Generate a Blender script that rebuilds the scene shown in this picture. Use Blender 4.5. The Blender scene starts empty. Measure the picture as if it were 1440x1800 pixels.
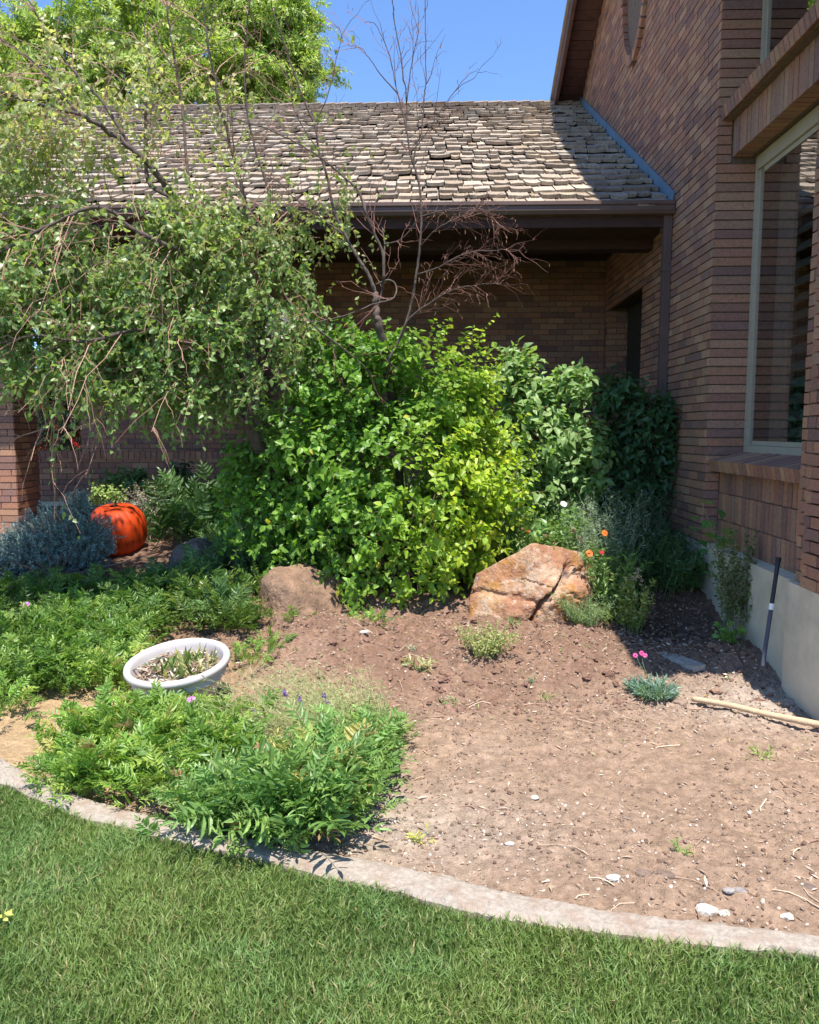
import bpy, math, random
import numpy as np
from mathutils import Matrix, Vector

S = bpy.context.scene
COL = S.collection
# ------------------------------------------------------------------ camera, sky, sun, exposure
FPX, HZ, VX, H = 1400.0, 755.0, 760.0, 1.55
th = math.atan((900 - HZ) / FPX)
yw = math.atan((VX - 720) * math.cos(th) / FPX)
fw = np.array([-math.sin(yw) * math.cos(th), math.cos(yw) * math.cos(th), -math.sin(th)])
rt = np.array([math.cos(yw), math.sin(yw), 0.0])
up = np.cross(rt, fw)
CAM = np.array([0, 0, H])
cd = bpy.data.cameras.new('camera')
cam = bpy.data.objects.new('camera', cd)
COL.objects.link(cam)
cd.sensor_fit = 'HORIZONTAL'; cd.sensor_width = 36; cd.lens = 36 * FPX / 1440
cd.clip_start = 0.05; cd.clip_end = 9000
cam.matrix_world = Matrix(((rt[0], up[0], -fw[0], 0), (rt[1], up[1], -fw[1], 0), (rt[2], up[2], -fw[2], H), (0, 0, 0, 1)))
S.camera = cam

SUN = np.array([0.085, -0.375, 1.0]); SUN /= np.linalg.norm(SUN)
w = bpy.data.worlds.new('World'); S.world = w; w.use_nodes = True
nt = w.node_tree; nt.nodes.clear()
sky = nt.nodes.new('ShaderNodeTexSky'); sky.sky_type = 'NISHITA'; sky.sun_disc = False
sky.sun_elevation = math.asin(SUN[2]); sky.sun_rotation = math.atan2(SUN[0], SUN[1])
sky.altitude = 1400; sky.air_density = 1.0; sky.dust_density = 0.4; sky.ozone_density = 2.5
bg = nt.nodes.new('ShaderNodeBackground'); bg.inputs[1].default_value = 0.13
wo = nt.nodes.new('ShaderNodeOutputWorld')
vm = nt.nodes.new('ShaderNodeVectorMath'); vm.operation = 'MULTIPLY'; vm.inputs[1].default_value = (.80, .95, 1.12)
nt.links.new(sky.outputs[0], vm.inputs[0]); nt.links.new(vm.outputs[0], bg.inputs[0]); nt.links.new(bg.outputs[0], wo.inputs[0])
sl = bpy.data.lights.new('sun', 'SUN'); sl.energy = 4.4; sl.angle = math.radians(0.53); sl.color = (1.0, 0.95, 0.87)
so = bpy.data.objects.new('sun', sl); COL.objects.link(so)
so.rotation_euler = Vector(SUN).to_track_quat('Z', 'Y').to_euler(); so.location = (0, -20, 30)
S.view_settings.view_transform = 'Standard'; S.view_settings.look = 'None'
S.view_settings.exposure = 1.08; S.view_settings.gamma = 1; S.view_settings.use_curve_mapping = False
S.cycles.max_bounces = 7; S.cycles.diffuse_bounces = 4; S.cycles.transmission_bounces = 4
S.cycles.transparent_max_bounces = 8
S.cycles.use_denoising = True
S.cycles.sample_clamp_indirect = 6

R = np.random.default_rng(7)
random.seed(5)

# ------------------------------------------------------------------ helpers
def ray(x, y): return fw * FPX + rt * (x - 720) + up * (900 - y)
def atY(x, y, Y): r = ray(x, y); return CAM + r * Y / r[1]
def atX(x, y, X): r = ray(x, y); return CAM + r * X / r[0]
def px(P):
    d = np.asarray(P) - CAM; z = d @ fw
    return 720 + FPX * (d @ rt) / z, 900 - FPX * (d @ up) / z
def nrm(a): return a / np.maximum(np.linalg.norm(a, axis=-1, keepdims=True), 1e-9)

def _h(i, j, k, s):
    n = (i * 374761393 + j * 668265263 + k * 2147483647 + s * 1274126177).astype(np.int64) & 0xffffffff
    n = ((n ^ (n >> 13)) * 1274126177) & 0xffffffff
    n = n ^ (n >> 16)
    return (n & 0xffff) / 65535.0
def noise(P, s=0):
    P = np.asarray(P, float); F = np.floor(P).astype(np.int64); f = P - F; f = f * f * (3 - 2 * f)
    o = 0
    for a in (0, 1):
        for b in (0, 1):
            for c in (0, 1):
                wgt = (f[..., 0] if a else 1 - f[..., 0]) * (f[..., 1] if b else 1 - f[..., 1]) * (f[..., 2] if c else 1 - f[..., 2])
                o = o + wgt * _h(F[..., 0] + a, F[..., 1] + b, F[..., 2] + c, s)
    return o * 2 - 1
def fbm(P, o=4, s=0, g=.5):
    t = 0; a = 1; P = np.asarray(P, float)
    for i in range(o): t = t + a * noise(P, s + i); P = P * 2.03 + 11.3; a *= g
    return t
def noise2(x, y, sc, s=0, o=1):
    P = np.stack([x * sc, y * sc, np.zeros_like(x) + .37], -1)
    return fbm(P, o, s) if o > 1 else noise(P, s)

def tz(Y):
    t = np.clip((np.asarray(Y, float) - 4.5) / 3.3, 0, 1)
    return .52 * (t * t * (3 - 2 * t) * .5 + t * .5)
def atT(x, y):
    r = ray(x, y)
    for Y in np.linspace(1.5, 14, 3000):
        P = CAM + r * Y / r[1]
        if P[2] <= tz(Y): return P

def tag(o, label=None, cat=None, group=None, kind=None):
    if label: o['label'] = label
    if cat: o['category'] = cat
    if group: o['group'] = group
    if kind: o['kind'] = kind
    return o
def empty(name, loc=(0, 0, 0), label=None, cat=None, group=None):
    o = bpy.data.objects.new(name, None); COL.objects.link(o); o.location = loc
    return tag(o, label, cat, group)

def newmesh(name, V, Fs, col=None, mat=None, smooth=False):
    V = np.asarray(V, np.float32)
    lt = np.concatenate([np.full(len(f), f.shape[1], np.int32) for f in Fs])
    li = np.concatenate([f.ravel() for f in Fs]).astype(np.int32)
    ls = np.concatenate([[0], np.cumsum(lt)[:-1]]).astype(np.int32)
    me = bpy.data.meshes.new(name)
    me.vertices.add(len(V)); me.vertices.foreach_set('co', V.ravel())
    me.loops.add(len(li)); me.loops.foreach_set('vertex_index', li)
    me.polygons.add(len(lt)); me.polygons.foreach_set('loop_start', ls); me.polygons.foreach_set('loop_total', lt)
    me.polygons.foreach_set('use_smooth', np.full(len(lt), smooth))
    if col is not None:
        c = np.ones((len(V), 4), np.float32); c[:, :3] = col
        a = me.color_attributes.new('Col', 'FLOAT_COLOR', 'POINT'); a.data.foreach_set('color', c.ravel())
    if mat: me.materials.append(mat)
    me.update(calc_edges=True); me.validate()
    return me
def link(name, me, parent=None, loc=None):
    o = bpy.data.objects.new(name, me); COL.objects.link(o)
    if parent is not None: o.parent = parent
    if loc is not None: o.location = loc
    return o

class MB:
    def __init__(s): s.V = []; s.F = {}; s.C = []; s.n = 0
    def add(s, V, F, c=(.5, .5, .5)):
        V = np.asarray(V, float); s.V.append(V)
        c = np.asarray(c, float); s.C.append(np.broadcast_to(c, (len(V), 3)) if c.ndim == 1 else c)
        for f in (F if isinstance(F, list) and isinstance(F[0], np.ndarray) else [np.asarray(F)]):
            if len(f): s.F.setdefault(f.shape[1], []).append(f + s.n)
        s.n += len(V)
    def inst(s, T, M, P, col):
        V, Fs = T; n = len(P)
        W = np.einsum('nij,vj->nvi', M, V) + P[:, None, :]
        off = (np.arange(n) * len(V))[:, None, None]
        s.V.append(W.reshape(-1, 3)); s.C.append(np.repeat(col, len(V), 0))
        for f in Fs: s.F.setdefault(f.shape[1], []).append((f[None] + off).reshape(-1, f.shape[1]) + s.n)
        s.n += n * len(V)
    def mesh(s, name, mat=None, smooth=False):
        return newmesh(name, np.concatenate(s.V), [np.concatenate(v) for v in s.F.values()], np.concatenate(s.C), mat, smooth)
    def build(s, name, mat, parent=None, smooth=False, kind=None):
        o = link(name, s.mesh(name, mat, smooth), parent)
        if kind: o['kind'] = kind
        return o
BOXF = np.array([[0, 2, 3, 1], [4, 5, 7, 6], [0, 1, 5, 4], [2, 6, 7, 3], [0, 4, 6, 2], [1, 3, 7, 5]])
def boxv(c, ax, h):
    c = np.asarray(c, float); ax = np.asarray(ax, float)
    return np.array([c + ax[0] * h[0] * i + ax[1] * h[1] * j + ax[2] * h[2] * k for i in (-1, 1) for j in (-1, 1) for k in (-1, 1)])
I3 = np.eye(3)
def bx(mb, lo, hi, c=(.5, .5, .5)):
    lo = np.array(lo, float); hi = np.array(hi, float)
    mb.add(boxv((lo + hi) / 2, I3, (hi - lo) / 2), BOXF, c)
def box_obj(name, lo, hi, mat, parent=None, c=(.5, .5, .5)):
    m = MB(); bx(m, lo, hi, c); return m.build(name, mat, parent)
def spline(P, n=6):
    P = np.asarray(P, float); Q = np.vstack([2 * P[0] - P[1], P, 2 * P[-1] - P[-2]]); out = []
    for i in range(1, len(Q) - 2):
        for t in np.linspace(0, 1, n, endpoint=False):
            a, b, c, d = Q[i - 1], Q[i], Q[i + 1], Q[i + 2]
            out.append(.5 * (2 * b + (c - a) * t + (2 * a - 5 * b + 4 * c - d) * t * t + (3 * b - a - 3 * c + d) * t ** 3))
    out.append(P[-1]); return np.array(out)
def tube(mb, P, r, k=6, c=(.5, .5, .5), cap=True):
    P = np.asarray(P, float); n = len(P); r = np.broadcast_to(np.asarray(r, float), (n,))
    T = nrm(np.gradient(P, axis=0)); ref = np.array([.13, .27, .95]) if abs(T[0, 2]) < .8 else np.array([1., .1, .2])
    A = nrm(np.cross(T, ref)); B = np.cross(T, A)
    a = np.arange(k) * 2 * math.pi / k
    V = (P[:, None] + r[:, None, None] * (np.cos(a)[None, :, None] * A[:, None] + np.sin(a)[None, :, None] * B[:, None])).reshape(-1, 3)
    i = np.arange(n - 1)[:, None] * k; j = np.arange(k)[None]; j2 = (j + 1) % k
    F = [np.stack([i + j, i + j2, i + k + j2, i + k + j], -1).reshape(-1, 4)]
    if cap and k > 3:
        F.append(np.array([list(range(k))[::-1]])); F.append(np.array([[(n - 1) * k + q for q in range(k)]]))
    mb.add(V, F, c)
def lathe(mb, prof, k=40, c=(.5, .5, .5), M=I3, P=(0, 0, 0), rib=None):
    prof = np.asarray(prof, float); n = len(prof); a = np.arange(k) * 2 * math.pi / k
    rr = prof[:, 0][:, None] * (np.ones(k)[None] if rib is None else rib(a)[None])
    V = np.stack([rr * np.cos(a), rr * np.sin(a), np.repeat(prof[:, 1][:, None], k, 1)], -1).reshape(-1, 3)
    i = np.arange(n - 1)[:, None] * k; j = np.arange(k)[None]; j2 = (j + 1) % k
    mb.add(V @ np.asarray(M).T + np.asarray(P), np.stack([i + j, i + j2, i + k + j2, i + k + j], -1).reshape(-1, 4), c)

# ------------------------------------------------------------------ materials
def mat(name, build):
    m = bpy.data.materials.new(name); m.use_nodes = True; t = m.node_tree; t.nodes.clear()
    N = lambda k, **kw: _node(t, k, kw)
    L = lambda a, b: t.links.new(a, b)
    sh = build(N, L); o = N('OutputMaterial'); L(sh, o.inputs['Surface']); return m
def _node(t, k, kw):
    n = t.nodes.new('ShaderNode' + k)
    for a, b in kw.items():
        if a in ('operation', 'blend_type', 'data_type', 'attribute_name', 'noise_dimensions', 'feature', 'invert', 'distance_m'): setattr(n, a, b)
        else: n.inputs[a.replace('_', ' ')].default_value = b
    return n
def rough_mat(name, col=None, rough=.85, spec=.3, nscale=40, var=.25, bump=.3, bscale=120, bd=.004, metal=0, extra=None, stretch=None):
    """principled with world-space noise colour variation and bump; col None = mesh attribute Col"""
    def b(N, L):
        g = N('NewGeometry'); pos = g.outputs['Position']
        if stretch:
            mp = N('Mapping'); mp.inputs['Scale'].default_value = stretch; L(pos, mp.inputs['Vector']); pos = mp.outputs[0]
        n = N('TexNoise', Scale=nscale, Detail=6., Roughness=.6); L(pos, n.inputs['Vector'])
        mr = N('MapRange'); mr.inputs[1].default_value = .3; mr.inputs[2].default_value = .7
        mr.inputs[3].default_value = 1 - var; mr.inputs[4].default_value = 1 + var; L(n.outputs[0], mr.inputs[0])
        mx = N('VectorMath', operation='SCALE')
        if col is None:
            at = N('Attribute'); at.attribute_name = 'Col'; L(at.outputs['Color'], mx.inputs[0])
        else: mx.inputs[0].default_value = col
        L(mr.outputs[0], mx.inputs['Scale'])
        c = mx.outputs[0]
        if extra: c = extra(N, L, c, pos)
        p = N('BsdfPrincipled', Roughness=rough, Metallic=metal); p.inputs['Specular IOR Level'].default_value = spec
        L(c, p.inputs['Base Color'])
        n2 = N('TexNoise', Scale=bscale, Detail=5., Roughness=.65); L(pos, n2.inputs['Vector'])
        bp = N('Bump', Strength=bump, Distance=bd); L(n2.outputs[0], bp.inputs['Height']); L(bp.outputs[0], p.inputs['Normal'])
        return p.outputs[0]
    return mat(name, b)
def blotch(col2, scale, lo, hi, amt):
    def f(N, L, c, pos):
        n = N('TexNoise', Scale=scale, Detail=7., Roughness=.65); L(pos, n.inputs['Vector'])
        mr = N('MapRange'); mr.inputs[1].default_value = lo; mr.inputs[2].default_value = hi; mr.inputs[4].default_value = amt; L(n.outputs[0], mr.inputs[0])
        m = N('Mix', data_type='RGBA'); L(mr.outputs[0], m.inputs[0]); L(c, m.inputs[6]); m.inputs[7].default_value = (*col2, 1); return m.outputs[2]
    return f
def leaf_mat(name, trans=.35, rough=.42, spec=.45, boost=(1.5, 1.6, .7)):
    def b(N, L):
        at = N('Attribute'); at.attribute_name = 'Col'
        g = N('NewGeometry')
        n = N('TexNoise', Scale=60., Detail=3.); L(g.outputs['Position'], n.inputs['Vector'])
        mr = N('MapRange'); mr.inputs[1].default_value = .3; mr.inputs[2].default_value = .7; mr.inputs[3].default_value = .8; mr.inputs[4].default_value = 1.2; L(n.outputs[0], mr.inputs[0])
        mx = N('VectorMath', operation='SCALE'); L(at.outputs['Color'], mx.inputs[0]); L(mr.outputs[0], mx.inputs['Scale'])
        p = N('BsdfPrincipled', Roughness=rough); p.inputs['Specular IOR Level'].default_value = spec; L(mx.outputs[0], p.inputs['Base Color'])
        tb = N('VectorMath', operation='MULTIPLY'); L(mx.outputs[0], tb.inputs[0]); tb.inputs[1].default_value = boost
        tr = N('BsdfTranslucent'); L(tb.outputs[0], tr.inputs['Color'])
        m = N('MixShader'); m.inputs[0].default_value = trans; L(p.outputs[0], m.inputs[1]); L(tr.outputs[0], m.inputs[2])
        return m.outputs[0]
    return mat(name, b)
def glass_mat(name, tint=(.70, .74, .68), r0=.20):
    def b(N, L):
        lw = N('LayerWeight', Blend=.35)
        mr = N('MapRange'); mr.inputs[3].default_value = r0; mr.inputs[4].default_value = .75; L(lw.outputs['Facing'], mr.inputs[0])
        tp = N('BsdfTransparent', Color=(*tint, 1)); gl = N('BsdfGlossy', Roughness=.0); gl.inputs['Color'].default_value = (.95, .95, .95, 1)
        m = N('MixShader'); L(mr.outputs[0], m.inputs[0]); L(tp.outputs[0], m.inputs[1]); L(gl.outputs[0], m.inputs[2]); return m.outputs[0]
    return mat(name, b)

M_BRICK = rough_mat('brick_face', None, .85, .25, 55, .22, .55, 230, .003, extra=blotch((.30, .20, .15), 9, .58, .75, .35))
M_MORTAR = rough_mat('dark_mortar', (.17, .125, .10), .95, .1, 30, .3, .4, 150, .004)
M_SHAKE = rough_mat('weathered_shake', None, .9, .15, 18, .3, .7, 90, .006, stretch=(6, .6, .6))
M_BROWN = rough_mat('brown_painted_metal', (.125, .078, .066), .5, .4, 6, .12, .08, 200, .001)
M_WOOD = rough_mat('dark_brown_wood', (.062, .032, .027), .75, .25, 8, .25, .25, 60, .003, stretch=(1, 1, 5))
M_SOFFIT = rough_mat('soffit_board', (.105, .052, .042), .7, .3, 8, .25, .25, 60, .003)
M_FLASH = rough_mat('metal_flashing', (.17, .26, .35), .45, .5, 5, .15, .1, 40, .002, metal=.25)
M_CONC = rough_mat('foundation_concrete', (.60, .52, .385), .9, .2, 4, .13, .35, 60, .004, extra=blotch((.30, .27, .21), 2.2, .5, .72, .6))
M_CURB = rough_mat('weathered_curb_concrete', (.335, .285, .235), .92, .2, 60, .22, .9, 110, .006, extra=blotch((.27, .19, .14), 14, .46, .66, .8))
M_SOIL = rough_mat('garden_soil', None, .97, .08, 45, .24, 1.0, 95, .018)
M_ROCKR = rough_mat('rusty_sandstone', (.30, .145, .08), .8, .3, 5, .3, .9, 40, .02,
                    extra=lambda N, L, c, pos: blotch((.52, .44, .36), 17, .56, .66, .6)(N, L, blotch((.10, .075, .07), 5.5, .57, .66, .85)(N, L, blotch((.46, .33, .23), 3.3, .50, .62, .8)(N, L, blotch((.34, .16, .035), 4.6, .48, .60, .85)(N, L, c, pos), pos), pos), pos))
M_ROCKB = rough_mat('soil_dusted_boulder', (.26, .165, .11), .95, .1, 12, .3, 1.0, 60, .02, extra=blotch((.13, .085, .06), 5, .5, .65, .7))
M_ROCKG = rough_mat('grey_basalt', (.15, .12, .10), .9, .2, 12, .35, 1.0, 30, .03, extra=blotch((.22, .17, .13), 6, .5, .65, .6))
M_STONE = rough_mat('stone_chip', None, .85, .25, 60, .25, .6, 120, .003)
M_BARK = rough_mat('grey_bark', (.105, .080, .068), .9, .15, 30, .35, .8, 90, .006, stretch=(1, 1, .35))
M_TWIG = rough_mat('twig_bark', None, .8, .2, 60, .2, .2, 200, .001)
M_LEAF = leaf_mat('leaf_soft')
M_LEAFG = leaf_mat('leaf_glossy', .42, .42, .4)
M_LEAFV = leaf_mat('leaf_thin', .45, .38, .5)
M_NEEDLE = leaf_mat('needle', .12, .6, .2, (1, 1, 1))
M_GRASS = leaf_mat('grass_blade', .38, .5, .35, (1.4, 1.5, .7))
M_PETAL = leaf_mat('petal', .35, .6, .2, (1.2, 1.1, 1.1))
M_POT = rough_mat('pot_plastic', (.50, .46, .44), .55, .4, 8, .07, .12, 90, .002, extra=blotch((.38, .34, .31), 5, .5, .8, .3))
M_PUMP = rough_mat('orange_glaze', None, .58, .3, 12, .2, .2, 50, .003)
M_PVC = rough_mat('painted_rod', None, .5, .4, 30, .15, .1, 90, .001)
M_STICK = rough_mat('pale_stick_wood', (.50, .36, .22), .7, .25, 25, .2, .4, 120, .002, stretch=(.5, 3, 3))
M_FRAME = rough_mat('window_frame', (.42, .36, .27), .55, .4, 6, .08, .05, 90, .001)
M_GLASS = glass_mat('window_glass')
M_SHUT = rough_mat('shutter_paint', (.17, .155, .135), .6, .3, 6, .08, .05, 90, .001)
M_DARK = rough_mat('dark_interior', (.05, .045, .04), .9, .1)
M_PLAS = rough_mat('cream_wall', (.72, .66, .52), .9, .2, 3, .08, .1)
M_RED = rough_mat('red_paint', (.62, .02, .03), .3, .5, 3, .05, .02)
M_HILL = rough_mat('dry_hill', (.24, .25, .24), 1, 0, .004, .2, .1, .02, 1)
M_RUB = rough_mat('rubber', (.03, .03, .03), .8, .2)
M_WHITE = rough_mat('white_plastic', (.75, .75, .72), .5, .4, 9, .05, .05)

# ------------------------------------------------------------------ ground sheet
def ax(*segs):
    o = []
    for a, b, st in segs: o += list(np.arange(a, b, st))
    return np.array(o)
gx = np.concatenate([-np.geomspace(700, 9, 22), ax((-8, -5, .25), (-5, -1.5, .06), (-1.5, 2.3, .013), (2.3, 4, .15)), np.geomspace(4.2, 700, 22)])
gy = np.concatenate([-np.geomspace(300, 4, 12), ax((-3, 1.9, .4), (1.9, 6.2, .013), (6.2, 9, .06), (9, 14, .4)), np.geomspace(14.5, 1500, 22)])
X, Y = np.meshgrid(gx, gy)
def bumps(X, Y):
    m = np.clip((Y - 2.0) / .5, 0, 1) * np.clip((11 - Y) / 2, 0, 1) * np.clip((X + 7) / 1, 0, 1) * np.clip((3 - X) / .6, 0, 1)
    rough = np.clip((Y - 3.2) / 1.6, .12, 1) * np.clip(1.15 - np.abs(noise2(X, Y, .9, 51)) * .5, .4, 1)
    z = .020 * noise2(X, Y, 1.6, 1, 2) * np.clip(.5 + Y - 2.7, 0, 1) + .016 * np.abs(noise2(X * 1.0, Y * 1.4, 9, 14, 3)) ** 1.3 + .010 * np.clip(noise2(X, Y, 24, 17, 2), 0, 1) + .0055 * noise2(X, Y, 46, 15) + (.014 + .020 * np.clip(Y - 4.2, 0, 1)) * rough * np.abs(noise2(X, Y, 6.5, 4)) + (.014 + .016 * np.clip(Y - 4.2, 0, 1)) * rough * np.abs(noise2(X, Y, 13, 5, 2)) + .007 * (.35 + rough) * noise2(X, Y, 34, 7, 2)
    # rake and shovel drags sweeping across the bed
    s = (X * .35 + Y) + .12 * noise2(X, Y, 1.2, 21)
    z = z + .005 * np.sin(s * 34 + 3 * noise2(X, Y, 2.2, 22)) * np.clip(noise2(X, Y, 1.1, 23) + .3, 0, 1)
    # footprints / hollows near the middle
    for (hx, hy, r, d) in ((.35, 4.55, .30, .045), (-.25, 4.6, .28, .03), (1.75, 5.6, .38, .09), (.9, 3.2, .3, .02), (1.3, 3.0, .16, .012), (.6, 3.6, .2, .012)):
        z = z - d * np.exp(-((X - hx) ** 2 + (Y - hy) ** 2) / r ** 2)
    for (hx, hy, r, d) in ((-.75, 5.35, .34, .12), (1.0, 5.25, .35, .06), (1.9, 5.1, .3, .08), (.3, 5.3, .4, .05)):
        z = z + d * np.exp(-((X - hx) ** 2 + (Y - hy) ** 2) / r ** 2)
    return m * z
def gz(x, y):
    x = np.atleast_1d(np.asarray(x, float)); y = np.atleast_1d(np.asarray(y, float))
    return tz(y) + bumps(x, y) - .012
Z = tz(Y) + bumps(X, Y) - .012
Z = Z - .03 * (Y < 2.2)
def mixc(a, b, t): return a + (b - a) * np.clip(t, 0, 1)[..., None]
n1 = noise2(X, Y, 1.3, 31, 3); n2 = noise2(X, Y, 5, 33, 3); n3 = noise2(X, Y, 22, 35, 2)
c = np.zeros(X.shape + (3,)) + np.array([.335, .228, .158])
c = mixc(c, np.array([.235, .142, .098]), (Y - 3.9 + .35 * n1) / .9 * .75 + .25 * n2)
c = mixc(c, np.array([.42, .31, .225]), .5 * np.clip(n1 * 1.4 + n2 * .5, 0, 1) * np.clip((4.4 - Y) / .8, 0, 1))
c = mixc(c, np.array([.45, .38, .31]), .8 * np.exp(-((X - 1.95) ** 2 / .35 + (Y - 4.45) ** 2 / .12)))
c = mixc(c, np.array([.42, .35, .28]), .75 * np.exp(-((X + .25) ** 2 / .35 + (Y - 3.0) ** 2 / .12)))
c = mixc(c, np.array([.45, .31, .17]), np.clip((-1.0 - X) / .5, 0, 1) * .8 * np.clip((5.6 - Y), 0, 1))
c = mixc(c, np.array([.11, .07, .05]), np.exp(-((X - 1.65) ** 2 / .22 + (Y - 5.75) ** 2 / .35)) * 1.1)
n4 = noise2(X, Y, 45, 38); c = c * (1 + .20 * n3 + .16 * n4)[..., None]
c = mixc(c, np.array([.26, .24, .15]), np.clip((np.abs(X) - 7) / 3, 0, 1))
GX, GY, GZ, GC = X, Y, Z, c

# curb outline traced on the ground plane: bed edge and lawn edge
def onZ(x, y, z): r = ray(x, y); return CAM + r * (z - H) / r[2]
bed = [(-420, 1205), (-200, 1268), (0, 1330), (60, 1362), (150, 1398), (260, 1430), (360, 1452), (480, 1478), (600, 1499), (693, 1515), (833, 1550), (1008, 1585), (1183, 1610), (1440, 1640), (1700, 1668)]
law = [(-420, 1222), (-200, 1300), (0, 1372), (63, 1400), (126, 1426), (253, 1458), (340, 1480), (450, 1505), (580, 1538), (693, 1562), (822, 1597), (979, 1622), (1150, 1645), (1440, 1674), (1700, 1700)]
ZC = .035
B = spline([onZ(x, y, ZC) for x, y in bed], 24); Lw = spline([onZ(x, y, ZC) for x, y in law], 24)
def extend(Q):
    d0 = nrm(Q[0] - Q[4]); d1 = nrm(Q[-1] - Q[-5]); s_ = np.arange(1, 61)[:, None] * .12
    return np.vstack([(Q[0] + d0 * s_)[::-1], Q, Q[-1] + d1 * s_])
B, Lw = extend(B), extend(Lw); m_ = len(B)
B[-60:, 1] = Lw[-60:, 1] + (B[-61, 1] - Lw[-61, 1]); Lw[-60:, 0] = B[-60:, 0]; Lw[:60, 1] = B[:60, 1] - (B[60, 1] - Lw[60, 1]); Lw[:60, 0] = B[:60, 0]
cm = MB(); n = len(B); K = 9
ss = np.linspace(0, 1, K)
V = B[:, None] * (1 - ss)[None, :, None] + Lw[:, None] * ss[None, :, None]
Lk = V.reshape(-1, 3)
dz = .003 * noise2(V[..., 0], V[..., 1], 7, 61, 3) + .004 * noise2(V[..., 0], V[..., 1], 40, 62, 2)
V[..., 2] += dz - .012 * (np.abs(ss - .5) * 2)[None] ** 6
ed = .012 * noise2(V[..., 0], V[..., 1], 13, 64, 3)
V[:, 0, 1] += ed[:, 0] * 1.6; V[:, -1, 1] -= ed[:, -1]
low1 = V[:, :1].copy(); low1[..., 2] = -.06; low2 = V[:, -1:].copy(); low2[..., 2] = -.06
V = np.concatenate([low1, V, low2], 1); kk = V.shape[1]
idx = np.arange(n * kk).reshape(n, kk)
cm.add(V.reshape(-1, 3), np.stack([idx[:-1, :-1], idx[1:, :-1], idx[1:, 1:], idx[:-1, 1:]], -1).reshape(-1, 4))
o = cm.build('curb', M_CURB); tag(o, kind='structure')

# lawn sheet: from the curb towards and past the camera
Lx, Ly = Lw[:, 0], Lw[:, 1]
o_ = np.argsort(Lx); Lx, Ly = Lx[o_], Ly[o_]
def lawn_edge(x): return np.interp(x, Lx, Ly)
GZ = GZ - .07 * (GY < lawn_edge(GX) - .02)
ny_, nx_ = GX.shape
idx = np.arange(ny_ * nx_).reshape(ny_, nx_)
F = np.stack([idx[:-1, :-1], idx[:-1, 1:], idx[1:, 1:], idx[1:, :-1]], -1).reshape(-1, 4)
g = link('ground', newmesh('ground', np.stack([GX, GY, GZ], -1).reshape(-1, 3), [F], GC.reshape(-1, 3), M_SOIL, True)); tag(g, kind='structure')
lx = ax((-14, -4, .5), (-4, 2.2, .05), (2.2, 14, .5)); lt_ = np.concatenate([np.linspace(0, .6, 25), np.linspace(.65, 1, 10)])
LX, LT = np.meshgrid(lx, lt_); edge = lawn_edge(LX)
edge = edge + .015
LY = edge + LT ** 2 * (-14 - edge)
LZ = .004 + .012 * noise2(LX, LY, 1.5, 71, 2)
idx = np.arange(LX.size).reshape(LX.shape)
M_LAWN = rough_mat('lawn_thatch', (.055, .075, .025), 1, .05, 20, .4, .5, 80, .01)
o = link('lawn', newmesh('lawn', np.stack([LX, LY, LZ], -1).reshape(-1, 3), [np.stack([idx[:-1, :-1], idx[1:, :-1], idx[1:, 1:], idx[:-1, 1:]], -1).reshape(-1, 4)], None, M_LAWN, True)); tag(o, kind='structure')

def frames(d, nn, s):
    """rotation+scale matrices: local Y along d, local Z near nn"""
    d = nrm(d); x = nrm(np.cross(d, nn)); z = np.cross(x, d)
    return np.stack([x, d, z], -1) * np.asarray(s)[:, None, None]

# grass blades, denser towards the camera
def grass(n, x0, x1, y0, y1, hgt, wid, name):
    gxx = R.uniform(x0, x1, n); gyy = R.uniform(y0, y1, n)
    k = gyy < lawn_edge(gxx) + .0 + .02 * noise2(gxx, gyy, 7, 77)
    u_ = px_arr(gxx, gyy); k &= u_
    gxx, gyy = gxx[k], gyy[k]; n = len(gxx)
    p1 = noise2(gxx, gyy, 1.7, 80, 2); p2 = noise2(gxx, gyy, 6, 83, 2); p3 = noise2(gxx, gyy, 15, 85)
    h = hgt * (1 + .14 * p1 + .16 * p2) * R.uniform(.55, 1.25, n)
    wd = wid * R.uniform(.6, 1.3, n)
    a = noise2(gxx, gyy, 2.3, 90, 2) * 4 + R.normal(0, 1.9, n); lean = R.uniform(.10, .75, n) + .3 * np.abs(p2)
    dx, dy = np.cos(a) * lean, np.sin(a) * lean
    wa = R.uniform(0, math.pi, n); wx, wy = np.cos(wa) * wd / 2, np.sin(wa) * wd / 2
    b0 = np.stack([gxx, gyy, np.full(n, .002)], -1); W = np.stack([wx, wy, 0 * wx], -1)
    D = np.stack([dx, dy, 0 * dx], -1) * h[:, None]
    m1 = b0 + D * .3; m1[:, 2] += h * .55; t = b0 + D; t[:, 2] += h * .92 - h * lean * .15
    V = np.stack([b0 - W, b0 + W, m1 - W * .85, m1 + W * .85, t], 1).reshape(-1, 3)
    o4 = (np.arange(n) * 5)[:, None]
    base = np.array([.195, .275, .075]); dk = np.array([.13, .205, .055]); yl = np.array([.30, .29, .12]); bl = np.array([.16, .27, .085])
    C = mixc(np.tile(base, (n, 1)), dk, .5 - p1 * .8 + R.normal(0, .25, n)); C = mixc(C, bl, np.clip(p2 * 1.5, 0, 1) * .6)
    C = mixc(C, yl, (R.random(n) < .07 + .30 * np.clip(p3 + p1 * .6 - .2, 0, 1)) * R.uniform(.4, 1, n)); C *= R.uniform(.8, 1.2, n)[:, None]
    dead = R.random(n) < .025; C[dead] = [.42, .33, .17]
    C = np.repeat(C, 5, 0)
    o = link(name, newmesh(name, V, [np.array([[0, 1, 3, 2]]) + o4, np.array([[2, 3, 4]]) + o4], C, M_GRASS))
    return o
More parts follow.
